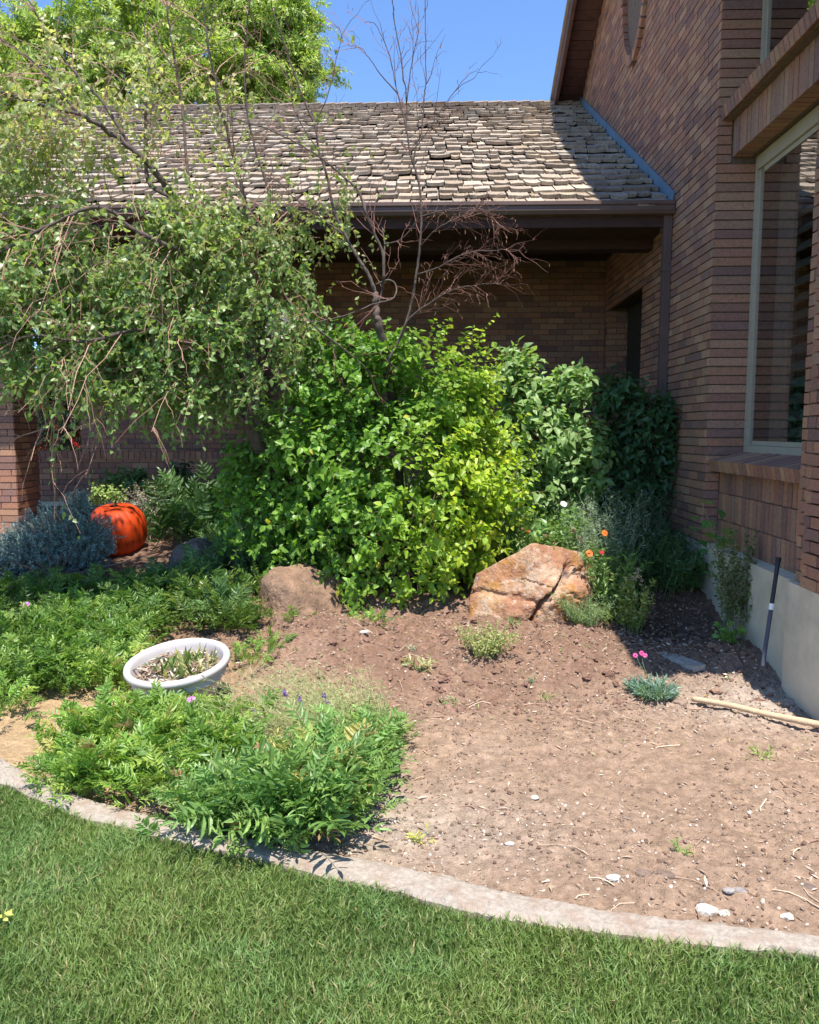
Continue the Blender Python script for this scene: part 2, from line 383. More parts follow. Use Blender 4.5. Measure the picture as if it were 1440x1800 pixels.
def px_arr(x, y, z=0.03, m=520):
    P = np.stack([x, y, np.full_like(x, z)], -1); u, v = px(P)
    return (u > -m) & (u < 1440 + m) & (v > 0) & (v < 2050)
o = grass(760000, -4.2, 2.9, 1.35, 5.2, .040, .0044, 'grass'); tag(o, 'dense mown green lawn grass with a few straw coloured blades', 'grass', kind='stuff')

# ================================================================== buildings
W = 2.11
CZ = .0677
PAL = np.array([[.215, .125, .10], [.18, .105, .09], [.155, .10, .095], [.245, .16, .115], [.26, .17, .125], [.19, .125, .10], [.225, .13, .095], [.135, .088, .085], [.205, .14, .115], [.24, .14, .10]]) * np.array([1.58, 1.36, 1.15])
PW = np.array([.17, .15, .10, .10, .07, .12, .12, .05, .06, .06])
def unit_box_mesh(name, c, m):
    mb = MB(); mb.add(boxv((0, 0, 0), I3, (.5, .5, .5)), BOXF, c); return mb.mesh(name, m)
BRICK_MESH = [unit_box_mesh('brick', c, M_BRICK) for c in PAL]
def in_frame(C):
    u, v = px(C); return (u > -5) & (u < 1445) & (v > -5) & (v < 1805)

def gen_bricks(O, u, n, z0, z1, iv, out, parent, length=.203, gap=.009, ch=CZ, depth=.045, hg=.010, rng=R, order=0):
    """courses from z0 to z1 on the wall through O along unit u, outward normal n; iv(z) -> list of (u0,u1)"""
    O = np.array(O, float); u = np.array(u, float); n = np.array(n, float); k = 0
    while z0 + (k + .9) * ch <= z1 + 1e-6:
        zc = z0 + (k + .5) * ch; sh = (length / 2 if k % 2 else 0) + rng.uniform(-.012, .012)
        for a, b in iv(zc):
            cuts = [a] + list(np.arange(math.ceil((a - sh + .05) / length) * length + sh, b - .05, length)) + [b]
            for s, e in zip(cuts[:-1], cuts[1:]):
                if e - s < .02: continue
                cc = O + u * ((s + e) / 2 + rng.uniform(-.001, .001)) + np.array([0, 0, zc - O[2] + rng.uniform(-.0012, .0012)]) - n * (depth / 2 - rng.uniform(-.002, .0025))
                out.append((cc, u, n, (e - s - gap, depth, ch - hg), int(rng.choice(len(PAL), p=PW)), parent))
        k += 1
def soldiers(O, u, n, z0, h, u0, u1, out, parent, tilt=0, depth=.045, wdt=CZ):
    O = np.array(O, float); u = np.array(u, float); n = np.array(n, float)
    m = round((u1 - u0) / wdt); st = (u1 - u0) / m
    for i in range(m):
        cc = O + u * (u0 + (i + .5) * st) - n * (depth / 2 - R.uniform(-.002, .003)); cc[2] = z0 + h / 2 + R.uniform(-.002, .002)
        out.append((cc, u, n, (st - .007, depth, h - .008), int(R.choice(len(PAL), p=PW)), parent))
def emit_bricks(lst, limit=300):
    """the ones that show largest become brick objects, the others one joined part per wall"""
    C = np.array([b[0] for b in lst]); D = np.linalg.norm(C - CAM, axis=1)
    sc = np.array([b[3][0] * b[3][2] * abs(np.dot(b[2], (CAM - b[0]) / d)) / d ** 2 for b, d in zip(lst, D)])
    sc = np.where(in_frame(C), sc, sc * 1e-3); top = set(np.argsort(-sc)[:limit]); rest = {}
    for i, (cc, u, n, sz, ci, par) in enumerate(lst):
        z = nrm(np.cross(u, n)); z = z if z[2] > 0 or abs(z[2]) < 1e-6 else -z
        if i in top:
            o = link('brick', BRICK_MESH[ci], par)
            A = np.stack([np.array(u) * sz[0], np.array(n) * sz[1], z * sz[2]], 1)
            if np.linalg.det(A) < 0: A[:, 0] *= -1
            o.matrix_local = Matrix([[*A[r], cc[r]] for r in range(3)] + [[0, 0, 0, 1]])
        else:
            rest.setdefault(par.name, (par, MB()))[1].add(boxv(cc, np.stack([u, n, z]), np.array(sz) / 2), BOXF, PAL[ci] * R.uniform(.9, 1.1))
    for par, mb in rest.values(): mb.build('brick_courses', M_BRICK, par, kind='stuff')
def prism(mb, poly, axis, a, b, c=(.5, .5, .5)):
    """extrude polygon (two coords) along axis from a to b"""
    n = len(poly); o = [i for i in range(3) if i != axis]; V = np.zeros((2 * n, 3))
    for i, p in enumerate(poly):
        V[i, o[0]] = V[n + i, o[0]] = p[0]; V[i, o[1]] = V[n + i, o[1]] = p[1]; V[i, axis] = a; V[n + i, axis] = b
    mb.add(V, [np.array([[i, (i + 1) % n, n + (i + 1) % n, n + i] for i in range(n)]), np.array([list(range(n))[::-1]]), np.array([list(range(n, 2 * n))])], c)

YR, ZR, GS = 9.29, 7.46, .47
def rake(y): return ZR - GS * abs(y - YR)
house = empty('brick_house', (0, 0, 0), 'tall brown brick gable wing on the right with grey framed windows and brown rake', 'house')
BL = []                                          # bricks of the house
YC, YP, YD0, YD1 = 6.23, 4.63, 8.27, 9.9         # bay corner, pier corner, porch door
mb = MB(); e = .014
for a, b, zb in ((YC + e, YD0 - e, .66), (YD0 - e, YD1 + e, 3.0 + e), (YD1 + e, 12.6, .66)):
    pts = [(a, zb), (b, zb), (b, rake(b))] + ([(YR, rake(YR))] if a < YR < b else []) + [(a, rake(a))]
    prism(mb, pts, 0, W + e, W + .33)
prism(mb, [(4.0 + e, .66), (YP - e, .66), (YP - e, rake(YP)), (4.0 + e, rake(4.0))], 0, W + e, W + .33)
prism(mb, [(YP - e, 1.2), (YP - e, .66), (YC + e, .66), (YC + e, 1.2)], 0, W + .13, W + .33)
prism(mb, [(YP - e, 3.57), (YC + e, 3.57), (YC + e, 3.87), (YP - e, 3.87)], 0, W + .135, W + .33)
prism(mb, [(YP - e, 5.6), (YC + e, 5.6), (YC + e, rake(YC)), (YP - e, rake(YP))], 0, W + .25, W + .33)
bx(mb, (W + .33, 4.014, .66), (9, 4.25, 4.9)); bx(mb, (W + .34, 12.3, .5), (9, 12.6, 6))
wall = mb.build('wall', M_MORTAR, house)
OC = (8.85, 6.23, .45, .75)                     # oval louvre: centre y, z, half sizes
def iv_main(z):
    hi = 12.3 if z < rake(12.3) else YR + (ZR - z) / GS; lo = YC if z < rake(YC) else YR - (ZR - z) / GS
    r = [(lo, hi)] if hi - lo > .1 else []
    def cut(r, a, b): return [(s, t) for q in r for s, t in ((q[0], min(q[1], a)), (max(q[0], b), q[1])) if t - s > .03]
    if z < 3.0: r = cut(r, YD0, YD1)
    q = (z - OC[1]) / (OC[3] + .11)
    if abs(q) < 1: hwid = (OC[2] + .11) * math.sqrt(1 - q * q); r = cut(r, OC[0] - hwid, OC[0] + hwid)
    return r
gen_bricks((W, 0, 0), (0, 1, 0), (-1, 0, 0), .675, ZR - .05, iv_main, BL, wall)
gen_bricks((W, 0, 0), (0, 1, 0), (-1, 0, 0), .675, 4.9, lambda z: [(4.46, YP)], BL, wall)
gen_bricks((W - .05, 0, 0), (0, 1, 0), (-1, 0, 0), .675, 4.9, lambda z: [(3.95, 4.45)], BL, wall, depth=.09)
gen_bricks((0, 4.0, 0), (1, 0, 0), (0, -1, 0), .675, 4.9, lambda z: [(W - .05, 6.5)], BL, wall)
# jamb of the bay facing the camera, and the jamb seen only in the glass
gen_bricks((0, YC, 0), (1, 0, 0), (0, -1, 0), .675 + 9 * CZ, 5.9, lambda z: [(W + .002, W + .31)] if not 3.55 < z < 4.02 else [(W + .002, W + .11)], BL, wall, length=9)
gen_bricks((0, YC, 0), (1, 0, 0), (0, -1, 0), .675, .675 + 9 * CZ, lambda z: [(W + .002, W + .115)], BL, wall, length=9)
gen_bricks((0, YP, 0), (1, 0, 0), (0, 1, 0), .675 + 9 * CZ, 5.2, lambda z: [(W + .002, W + .31)], BL, wall, length=9)
gen_bricks((0, YD1, 0), (1, 0, 0), (0, -1, 0), .675, 3.0, lambda z: [(W + .002, W + .3)], BL, wall)
for k in range(3): soldiers((W + .115, 0, 0), (0, 1, 0), (-1, 0, 0), .655 + k * .205, .205, YP + .002, YC - .002, BL, wall)
lint = box_obj('lintel', (W + .16, YP, 3.572), (W + .32, YC, 3.87), M_MORTAR, house)
soldiers((W + .115, 0, 0), (0, 1, 0), (-1, 0, 0), 3.56, .29, YP + .002, YC - .002, BL, lint, depth=.13)
def sloped_sill(name, zt, xo):
    s = box_obj(name, (W + .06, YP + .01, zt - .155), (W + .31, YC - .01, zt - .07), M_MORTAR, house)
    m = round((YC - YP) / CZ); st = (YC - YP) / m
    n = nrm(np.array([-.30, 0, -.07])); un = np.array([0, 1., 0])
    for i in range(m):
        cc = np.array([W + xo, YP + (i + .5) * st, zt - .075 + R.uniform(-.002, .002)])
        BL.append((cc, un, n, (st - .008, .29, .085), int(R.choice(len(PAL), p=PW)), s))
sloped_sill('window_sill', 1.385, .172); sloped_sill('ledge', 3.975, .16)
# louvre opening with a rowlock ring
mb = MB()
ang = np.arange(40) / 40 * 2 * math.pi
ring = mb
prism(mb, [(OC[0] + (OC[2] + .0) * math.cos(a), OC[1] + (OC[3] + .0) * math.sin(a)) for a in ang], 0, W + .10, W + .12)
louv = mb.build('louvre_vent', M_DARK, house)
for a in np.arange(44) / 44 * 2 * math.pi:
    cc = np.array([W + .01, OC[0] + (OC[2] + .055) * math.cos(a), OC[1] + (OC[3] + .055) * math.sin(a)])
    rd = nrm(np.array([0, math.cos(a) / (OC[2]), math.sin(a) / OC[3]])); tg = np.array([0, -rd[2], rd[1]])
    BL.append((cc, tg, np.array([-1., 0, 0]), (.078, .10, .10), int(R.choice(len(PAL), p=PW)), louv))
slm = bpy.data.meshes
sl_box = unit_box_mesh('slat', (.5, .5, .5), M_BROWN)
for z in np.arange(OC[1] - OC[3] + .07, OC[1] + OC[3] - .05, .085):
    q = (z - OC[1]) / OC[3]; hw = OC[2] * math.sqrt(max(0, 1 - q * q)) - .01
    o = link('slat', sl_box, louv); o.location = (W + .07, OC[0], z); o.scale = (.012, 2 * hw, .085); o.rotation_euler = (0, math.radians(-35), 0)
emit_bricks(BL, 300)

# foundation, with a ledge line
mb = MB(); prism(mb, [(3.9, -.4), (YP, -.4), (YP, .675), (3.9, .675)], 0, W - .045, W + .3)
bx(mb, (W + .302, 3.9, -.4), (9, 4.24, .672)); mb.build('foundation', M_CONC, house)
mb = MB(); yy = np.linspace(YP + .002, 12.6, 90); zz = np.array([-.4, .1, .35, .665, .675]); YY, ZZ = np.meshgrid(yy, zz)
XX = W + .012 + .010 * noise2(YY, ZZ, 2, 88) - .004 * (ZZ < .6); XX[-1] = W + .2
idx = np.arange(YY.size).reshape(YY.shape)
mb.add(np.stack([XX, YY, ZZ], -1).reshape(-1, 3), np.stack([idx[:-1, 1:], idx[:-1, :-1], idx[1:, :-1], idx[1:, 1:]], -1).reshape(-1, 4)); bx(mb, (W + .05, YP, -.4), (W + .33, 12.55, .655))
mb.build('foundation', M_CONC, house)

# gable roof with overhang: soffit boards, rake fascia, roof slabs
XO = 1.715
rf = MB()
for s, y1 in ((1, 13.2), (-1, 3.2)):
    z1 = rake(y1); t = .05
    prism(rf, [(YR, ZR + .11), (y1, z1 + .11), (y1, z1 + .11 + t), (YR, ZR + .11 + t)], 0, XO - .03, 9.5)
gr = rf.build('roof', M_SHAKE, house); gr.data.attributes['Col'].data.foreach_set('color', np.tile([.3, .25, .2, 1], len(gr.data.vertices)).astype(np.float32))
for s, y1 in ((1, 13.15), (-1, 3.22)):
    mb = MB(); z1 = rake(y1)
    prism(mb, [(YR, ZR - .13), (y1, z1 - .13), (y1, z1 + .108), (YR, ZR + .108)], 0, XO, XO + .045); mb.build('fascia', M_SOFFIT, house)
bd = MB(); bx(bd, (XO + .047, -.5, -.5), (W + .012, .5, .5)); BDM = bd.mesh('soffit_board', M_SOFFIT)
for s, y1 in ((1, 13.1), (-1, 3.25)):
    L_ = math.hypot(y1 - YR, rake(y1) - ZR); m = int(L_ / .145)
    for i in range(m):
        f = (i + .5) / m; y = YR + (y1 - YR) * f
        o = link('soffit_board', BDM, house); o.location = (0, y, rake(y) + .055 + R.uniform(-.002, .002)); o.scale = (1, L_ / m - .008, .018)
        o.rotation_euler = (-s * math.atan(GS), 0, 0)
mb = MB(); bx(mb, (XO, 3.16, rake(3.2) - .15), (9.4, 3.21, rake(3.2) + .1)); mb.build('gutter', M_BROWN, house)

# windows of the bay: frame, glass, shutter slats behind, dark room
def bay_window(z0, z1, shut):
    f = MB(); XF = W + .31; y0, y1 = YP + .0, YC - .004
    for lo, hi in (((XF - .022, y1 - .042, z0), (XF + .03, y1, z1)), ((XF - .022, y0, z0), (XF + .03, y0 + .042, z1)), ((XF - .024, y0 + .043, z0 + .001), (XF + .028, y1 - .043, z0 + .07)), ((XF - .024, y0 + .043, z1 - .10), (XF + .028, y1 - .043, z1 - .001))):
        bx(f, lo, hi)
    for lo, hi in (((XF - .006, y1 - .070, z0 + .071), (XF + .02, y1 - .044, z1 - .101)), ((XF - .006, y0 + .077, z0 + .071), (XF + .02, y0 + .115, z1 - .101)), ((XF - .004, y0 + .116, z0 + .072), (XF + .018, y1 - .116, z0 + .105)), ((XF - .004, y0 + .116, z1 - .135), (XF + .018, y1 - .116, z1 - .102))):
        bx(f, lo, hi)
    fr = f.build('window', M_FRAME, house)
    mb = MB(); xg = XF + .0
    mb.add([(xg, y0 + .11, z0 + .1), (xg, y1 - .11, z0 + .1), (xg, y1 - .11, z1 - .13), (xg, y0 + .11, z1 - .13)], np.array([[0, 3, 2, 1]])); mb.build('pane', M_GLASS, fr)
    if shut:
        mb = MB(); xs = XF + .10
        for a, b in ((y0, y0 + .03), (5.76, 5.83)): bx(mb, (xs - .02, a, z0), (xs + .03, b, z1))
        bx(mb, (xs - .018, y0 + .03, 3.18), (xs + .028, 5.758, z1)); bx(mb, (xs - .018, y0 + .03, z0), (xs + .028, 5.758, z0 + .12))
        mb.build('shutter', M_SHUT, fr)
        sm = unit_box_mesh('shutter_slat', (.5, .5, .5), M_SHUT)
        for z in np.arange(z0 + .17, 3.16, .115):
            o = link('shutter_slat', sm, fr); o.location = (xs + .005, (y0 + .03 + 5.76) / 2, z); o.scale = (.010, 5.76 - y0 - .035, .085); o.rotation_euler = (0, math.radians(38), 0)
        # hanging sheer on the far half
        mb = MB(); yy = np.linspace(5.86, y1, 40); V = []
        for z in (z0, z1): V += [(XF + .16 + .02 * math.sin(y * 60), y, z) for y in yy]
        mb.add(V, np.array([[i, i + 1, 41 + i, 40 + i] for i in range(39)])); mb.build('curtain', M_SHUT, fr, True)
bay_window(1.36, 3.56, True); bay_window(3.96, 5.6, False)
mb = MB(); x0, x1_, y0, y1, z0, z1 = W + .34, W + 2.4, 4.3, 7.2, .66, 5.7
V = boxv(((x0 + x1_) / 2, (y0 + y1) / 2, (z0 + z1) / 2), I3, ((x1_ - x0) / 2, (y1 - y0) / 2, (z1 - z0) / 2)); mb.add(V, BOXF[1:], (.5, .5, .5)); mb.build('room', M_DARK, house)
# porch side door recess in the gable wall
box_obj('door', (W + .25, YD0 - .1, .6), (W + .29, YD1 + .1, 3.1), M_DARK, house)

# ---- downspout and metal flashing
mb = MB(); Y0 = 7.235
P = [(W - .045, 7.40, 3.46), (W - .045, 7.40, 3.40), (W - .045, Y0 + .10, 3.33), (W - .045, Y0 + .09, 3.2), (W - .045, Y0 + .09, .62)]
bx(mb, (W - .075, Y0 + .055, .35), (W - .005, Y0 + .125, 3.36)); 
for z in (2.95, 1.2): bx(mb, (W - .082, Y0 + .048, z), (W + .001, Y0 + .132, z + .035))
bx(mb, (W - .076, Y0 + .056, 3.3), (W - .006, Y0 + .19, 3.44))
for q in (-.02, 0, .02): bx(mb, (W - .043 + q - .004, Y0 + .050, .36), (W - .043 + q + .004, Y0 + .056, 3.3))
mb.build('downspout', M_BROWN, house)
flm = unit_box_mesh('flashing_step', (.5, .5, .5), M_FLASH)
EV, RG = np.array([0, 7.30, 3.50]), np.array([0, 12.03, 6.17]); dS = nrm(RG - EV); nS = np.cross([1., 0, 0], dS); LS = np.linalg.norm(RG - EV)
for i in range(24):
    p = EV + dS * (LS * (i + .5) / 24 + .02) + nS * (.055 + (i % 2) * .002) + [W - .012, 0, 0]
    o = link('flashing_step', flm, house); A = np.stack([np.array([1, 0, 0]) * .010, dS * (LS / 24 + .05), nS * .14], 1)
    o.matrix_local = Matrix([[*A[r], p[r]] for r in range(3)] + [[0, 0, 0, 1]])

# ================================================================== covered porch wing with shake roof
porch = empty('covered_porch', (0, 0, 0), 'low covered porch wing with weathered wooden shake roof and deep black shade below', 'porch')
XL = -5.15
roof = MB()
prism(roof, [(EV[1], EV[2] - .03), (RG[1], RG[2] - .03), (RG[1], RG[2] - .14), (EV[1] + .03, EV[2] - .14)], 0, XL, W - .003, (.12, .08, .06))
prism(roof, [(RG[1] + .002, RG[2] - .02), (16.8, 3.45), (16.8, 3.34), (RG[1] + .002, RG[2] - .14)], 0, XL, W - .003, (.3, .25, .2))
roof_o = roof.build('roof', M_SHAKE, porch)
SH = []
def shake_tpl(seed):
    r = np.random.default_rng(seed); k = 5; V = []; bow = r.uniform(-.008, .012); th_ = r.uniform(.020, .034); tw = r.uniform(-.004, .004)
    for v in (0, 1):
        for i in range(k):
            x = i / (k - 1) - .5; b = bow * (4 * x * x) + tw * x * 2 + r.uniform(-.0015, .0015)
            lift = th_ if v == 0 else .006
            V += [(x, v * .42 + (r.uniform(-.004, .004) if v == 0 else 0), b * (1 - v)), (x, v * .42 + (r.uniform(-.003, .003) if v == 0 else 0), b * (1 - v) + lift)]
    V = np.array(V); F = []
    for i in range(k - 1):
        a = 2 * i; b2 = 2 * k + 2 * i
        F += [[a + 1, a + 3, b2 + 3, b2 + 1], [a, a + 2, a + 3, a + 1]]
    F += [[0, 1, 2 * k + 1, 2 * k], [2 * k - 2, 4 * k - 2, 4 * k - 1, 2 * k - 1]]
    return V, [np.array(F)]
ST = [shake_tpl(i) for i in range(10)]
SPAL = np.array([[.43, .375, .315], [.38, .325, .27], [.48, .42, .36], [.34, .29, .245], [.40, .365, .32], [.45, .385, .31], [.29, .245, .205], [.52, .46, .39], [.36, .30, .235], [.41, .35, .30]]) * np.array([.84, .79, .73])
NR = 23; EX = LS / NR
lst = []
for r_ in range(NR + 1):
    x = XL + R.uniform(-.08, 0)
    while x < W - .03:
        wd = min(float(R.choice([.10, .125, .15, .18, .21, .25], p=[.12, .17, .22, .22, .17, .10])) + R.uniform(-.01, .01), W - .022 - x)
        if W - .022 - (x + wd) < .06: wd = W - .022 - x
        v = EX * r_ - .03 + R.normal(0, .026) + .012 * math.sin(x * 2.2 + r_ * 1.7)
        if r_ == NR: v = EX * (NR - .35)
        v = min(v, LS - .27) if r_ < NR else LS - .14
        k = int(R.integers(10)); a = R.normal(0, .013); tilt = math.radians(4.6) + R.normal(0, .011)
        ux = np.array([math.cos(a), 0, 0]) + dS * math.sin(a); uy = -np.array([math.sin(a), 0, 0]) + dS * math.cos(a)
        uy = uy * math.cos(tilt) - nS * math.sin(tilt); uz = nrm(np.cross(nrm(ux), uy))
        P0 = EV + dS * v + np.array([x + wd / 2, 0, 0]) + nS * (.022 + R.uniform(0, .007) + (.012 if r_ == NR else 0))
        lenf = 1.0 if r_ < NR - 1 else .62 if r_ == NR - 1 else .33
        lst.append((P0, np.stack([ux * (wd - R.uniform(.006, .020)), uy * lenf, uz], 1), k, int(R.integers(10))))
        x += wd
P_ = np.array([l[0] for l in lst]); D_ = np.linalg.norm(P_ - CAM, axis=1)
vis = in_frame(P_ + dS * .1); uu, vv = px(P_)
sc = np.array([np.linalg.norm(l[1][:, 0]) for l in lst]) / D_ ** 2 * vis * np.where(uu < 420, .3, 1)
top = set(np.argsort(-sc)[:300]); smb = MB(); SM = {}
for i, (P0, A, k, ci) in enumerate(lst):
    if i in top:
        if (k, ci % 5) not in SM:
            m_ = MB(); m_.add(ST[k][0], ST[k][1], SPAL[ci % 5 + (k % 2) * 5]); SM[(k, ci % 5)] = m_.mesh('shingle', M_SHAKE)
        o = link('shingle', SM[(k, ci % 5)], roof_o); o.matrix_local = Matrix([[*A[q], P0[q]] for q in range(3)] + [[0, 0, 0, 1]])
    else: smb.inst(ST[k], A[None], P0[None], SPAL[ci][None])
smb.build('shingle_courses', M_SHAKE, roof_o, kind='stuff')
rm = MB(); x = XL
while x < W - .05:
    wdt = min(.20, W - .02 - x)
    for s in (-1, 1):
        c0 = np.array([x + .16, RG[1] + s * .055, RG[2] + .035 + R.uniform(0, .008)]); a = np.array([1, 0, .075]); a = nrm(a); b = nrm(np.array([0, 1, -s * .45])); 
        rm.add(boxv(c0, np.stack([a, b, np.cross(a, b)]), (.17, .07, .010)), BOXF, SPAL[int(R.integers(10))] * .8)
    x += .2
rm.build('ridge_cap', M_SHAKE, roof_o, kind='stuff')
# gutter, fascia, beam, ceiling
gp = [(7.20, 3.53), (7.20, 3.50), (7.215, 3.49), (7.215, 3.455), (7.235, 3.425), (7.31, 3.42), (7.31, 3.53), (7.302, 3.53), (7.302, 3.43), (7.24, 3.435), (7.224, 3.46), (7.224, 3.49), (7.208, 3.51), (7.208, 3.53)]
mb = MB(); n = len(gp)
V = np.array([(x, y, z) for x in (XL, W - .012) for y, z in gp]); mb.add(V, [np.array([[i, (i + 1) % n, n + (i + 1) % n, n + i] for i in range(n)])])
bx(mb, (W - .014, 7.2, 3.42), (W - .010, 7.31, 3.53)); mb.build('gutter', M_BROWN, porch)
box_obj('fascia', (XL, 7.313, 3.33), (W - .01, 7.35, 3.50), M_WOOD, porch)
box_obj('soffit', (XL, 7.352, 3.36), (W - .01, 7.90, 3.38), M_WOOD, porch)
box_obj('beam', (XL + .1, 7.902, 3.27), (W - .004, 8.08, 3.62), M_WOOD, porch)
box_obj('ceiling', (XL + .1, 8.082, 3.60), (W - .004, 12.0, 3.64), M_WOOD, porch)
mb = MB(); prism(mb, [(7.4, 3.39), (16.6, 3.39), (RG[1], RG[2] - .15)], 0, XL + .12, XL + .16); mb.build('gable_board', M_WOOD, porch)
for z0 in ():
    pass
mb = MB(); prism(mb, [(EV[1] - .02, EV[2] - .16), (EV[1] - .02, EV[2] + .02), (RG[1], RG[2] + .02), (RG[1], RG[2] - .18)], 0, XL - .04, XL - .002); mb.build('bargeboard', M_WOOD, porch)
PB = []
mb = MB(); bx(mb, (-2.3, 10.014, .3), (W + .1, 10.25, 3.62)); bx(mb, (-2.286, 9.75, .3), (-2.1, 10.0, 3.62)); pw = mb.build('back_wall', M_MORTAR, porch)
gen_bricks((0, 10.0, 0), (1, 0, 0), (0, -1, 0), .675, 3.6, lambda z: [(-2.3, W - .003)], PB, pw)
mb = MB(); bx(mb, (-4.93 + e, 11.114, .3), (-2.0, 11.35, 3.62)); bx(mb, (-2.286, 10.25, .3), (-2.1, 11.35, 3.62)); fwl = mb.build('far_wall', M_MORTAR, porch)
gen_bricks((0, 11.1, 0), (1, 0, 0), (0, -1, 0), .675, 3.6, lambda z: [(-4.93, -2.2)], PB, fwl)
gen_bricks((-2.3, 0, 0), (0, 1, 0), (-1, 0, 0), .675, 3.6, lambda z: [(9.7, 11.1)], PB, fwl)
gen_bricks((-4.93, 0, 0), (0, 1, 0), (-1, 0, 0), .675, 3.6, lambda z: [(11.1, 11.35)], PB, fwl)
emit_bricks(PB, 300)
box_obj('floor', (-5.2, 8.3, .25), (W - .01, 16, .62), M_WOOD, porch)
# hanging cable and small fittings in the porch corner
mb = MB(); a = atY(1070, 425, 8.6); b = atY(1150, 425, 8.25); mid = atY(1105, 448, 8.4)
tube(mb, spline([a, mid, b], 10), .004, 5, (.35, .3, .22)); o = mb.build('cable', M_TWIG, None); tag(o, 'thin pale cable drooping under the porch ceiling near the downspout', 'cable')
p = atY(1058, 433, 8.5); mb = MB(); bx(mb, p - [.014, .01, .04], p + [.014, .01, .03]); bx(mb, p + [-.006, -.004, .031], (p[0] + .006, p[1] + .004, 3.6)); o = mb.build('lamp_socket', M_WHITE); tag(o, 'small white socket hanging from the porch ceiling in the dark', 'socket')

# ---- low garden wall in front of the porch, left
gw = empty('garden_wall', (0, 0, 0), 'low shaded brick wall with upright brick cap on a concrete base behind the pumpkin', 'wall')
GB = []
mb = MB(); bx(mb, (-5.6, 9.614, .66), (-2.28, 9.84, 1.27)); core = mb.build('wall_core', M_MORTAR, gw)
gen_bricks((0, 9.6, 0), (1, 0, 0), (0, -1, 0), .675, .675 + 7.9 * CZ, lambda z: [(-5.6, -2.25)], GB, core)
soldiers((0, 9.59, 0), (1, 0, 0), (0, -1, 0), 1.19, .10, -5.6, -2.25, GB, core, depth=.26)
emit_bricks(GB, 300)
box_obj('base', (-5.6, 9.605, .2), (-2.25, 9.85, .672), M_CONC, gw)
# ---- sunlit brick pillar, left
pl = empty('brick_pillar', (-4.57, 8.25, .5), 'square brick pillar at the left edge, sunlit up to chest height', 'pillar'); pl.location = (0, 0, 0)
mb = MB(); bx(mb, (-4.9, 8.012, .2), (-4.252, 8.48, 3.3)); core = mb.build('pillar_core', M_MORTAR, pl)
QB = []
PALs = PAL.copy()
gen_bricks((0, 8.0, 0), (1, 0, 0), (0, -1, 0), .40, 3.26, lambda z: [(-4.9, -4.24)], QB, core, length=.215)
gen_bricks((-4.24, 0, 0), (0, 1, 0), (1, 0, 0), .40, 3.26, lambda z: [(8.003, 8.49)], QB, core, length=.163)
emit_bricks(QB, 300)
# ---- beyond the opening: building, truck, hills
o = MB(); bx(o, (-34, 42, -.5), (-17, 50, 2.2 + .9)); prism(o, [(42, 3.1), (50, 3.1), (46, 3.6)], 0, -34, -17); o = o.build('distant_building', M_PLAS); tag(o, 'low pale cream building far away through the porch opening', 'building')
def truck(loc):
    t = empty('pickup_truck', loc, 'bright red pickup truck glimpsed through the opening by the brick pillar', 'truck')
    m = MB(); prism(m, [(-2.7, .45), (2.6, .45), (2.65, .95), (1.2, 1.05), (.75, 1.62), (-.6, 1.66), (-.75, 1.05), (-2.7, 1.05)], 1, -.9, .9); bdy = m.build('body', M_RED, t)
    for s in (-1, 1):
        m = MB(); prism(m, [(-.5, 1.08), (1.0, 1.08), (.68, 1.55), (-.48, 1.58)], 1, s * .902 - .004, s * .902 + .004); m.build('window', M_DARK, t)
        for x in (-1.7, 1.7):
            m = MB(); a = np.arange(20) / 20 * 2 * math.pi; prism(m, [(x + .38 * math.cos(q), .38 + .38 * math.sin(q)) for q in a], 1, s * .72 - .0, s * .93); m.build('wheel', M_RUB, t)
    for y in (-.6, .6):
        m = MB(); bx(m, (2.62, y - .2, .7), (2.67, y + .2, .85)); m.build('headlight', M_WHITE, t)
    return t
tr = truck((-9.2, 17.5, .47)); tr.rotation_euler = (0, 0, .25)
hx = np.linspace(-3500, 3500, 120); hh = 60 + 75 * (noise2(hx, hx * 0, .0011, 5, 4) + .6).clip(.1) ; V = []
for q, (yq, f) in enumerate(((2400, 0), (2700, .55), (3100, 1), (3600, .3))): V += [(x, yq + 100 * math.sin(x * .004), -5 + f * h) for x, h in zip(hx, hh * 1.35)]
F = np.array([[q * 120 + i, q * 120 + i + 1, q * 120 + 121 + i, q * 120 + 120 + i] for q in range(3) for i in range(119)])
o = link('hills', newmesh('hills', V, [F], None, M_HILL, True)); tag(o, kind='structure')

# ================================================================== vegetation helpers
def leaf_tpl(w=.34, fold=.10, curl=.12, tip=1.0, shoulder=.33):
    """ovate leaf, length 1 along +Y, folded on the midrib, tip curling down"""
    V = [(0, 0, 0), (-w * .95, shoulder, fold), (w * .95, shoulder, fold), (0, shoulder, 0), (-w * .62, .68, fold * .6 - curl * .4), (w * .62, .68, fold * .6 - curl * .4), (0, .68, -curl * .4), (0, tip, -curl)]
    return np.array(V, float), [np.array([[0, 2, 3], [0, 3, 1], [5, 7, 6], [6, 7, 4]]), np.array([[2, 5, 6, 3], [3, 6, 4, 1]])]
LF_BIRCH = leaf_tpl(.36, .09, .14, 1.0, .32)
LF_OVAL = leaf_tpl(.27, .07, .18, 1.0, .40)
LF_NARROW = leaf_tpl(.13, .03, .12, 1.0, .42)
LF_SMALL = (np.array([(0, 0, 0), (-.28, .45, .05), (0, 1, -.06), (.28, .45, .05)], float), [np.array([[0, 3, 2], [0, 2, 1]])])
LF_THIN2 = (np.array([(0, 0, 0), (-.17, .45, .03), (0, 1, -.1), (.17, .45, .03)], float), [np.array([[0, 3, 2], [0, 2, 1]])])
LF_THIN = (np.array([(0, 0, 0), (-.10, .45, .02), (0, 1, -.1), (.10, .45, .02)], float), [np.array([[0, 3, 2], [0, 2, 1]])])
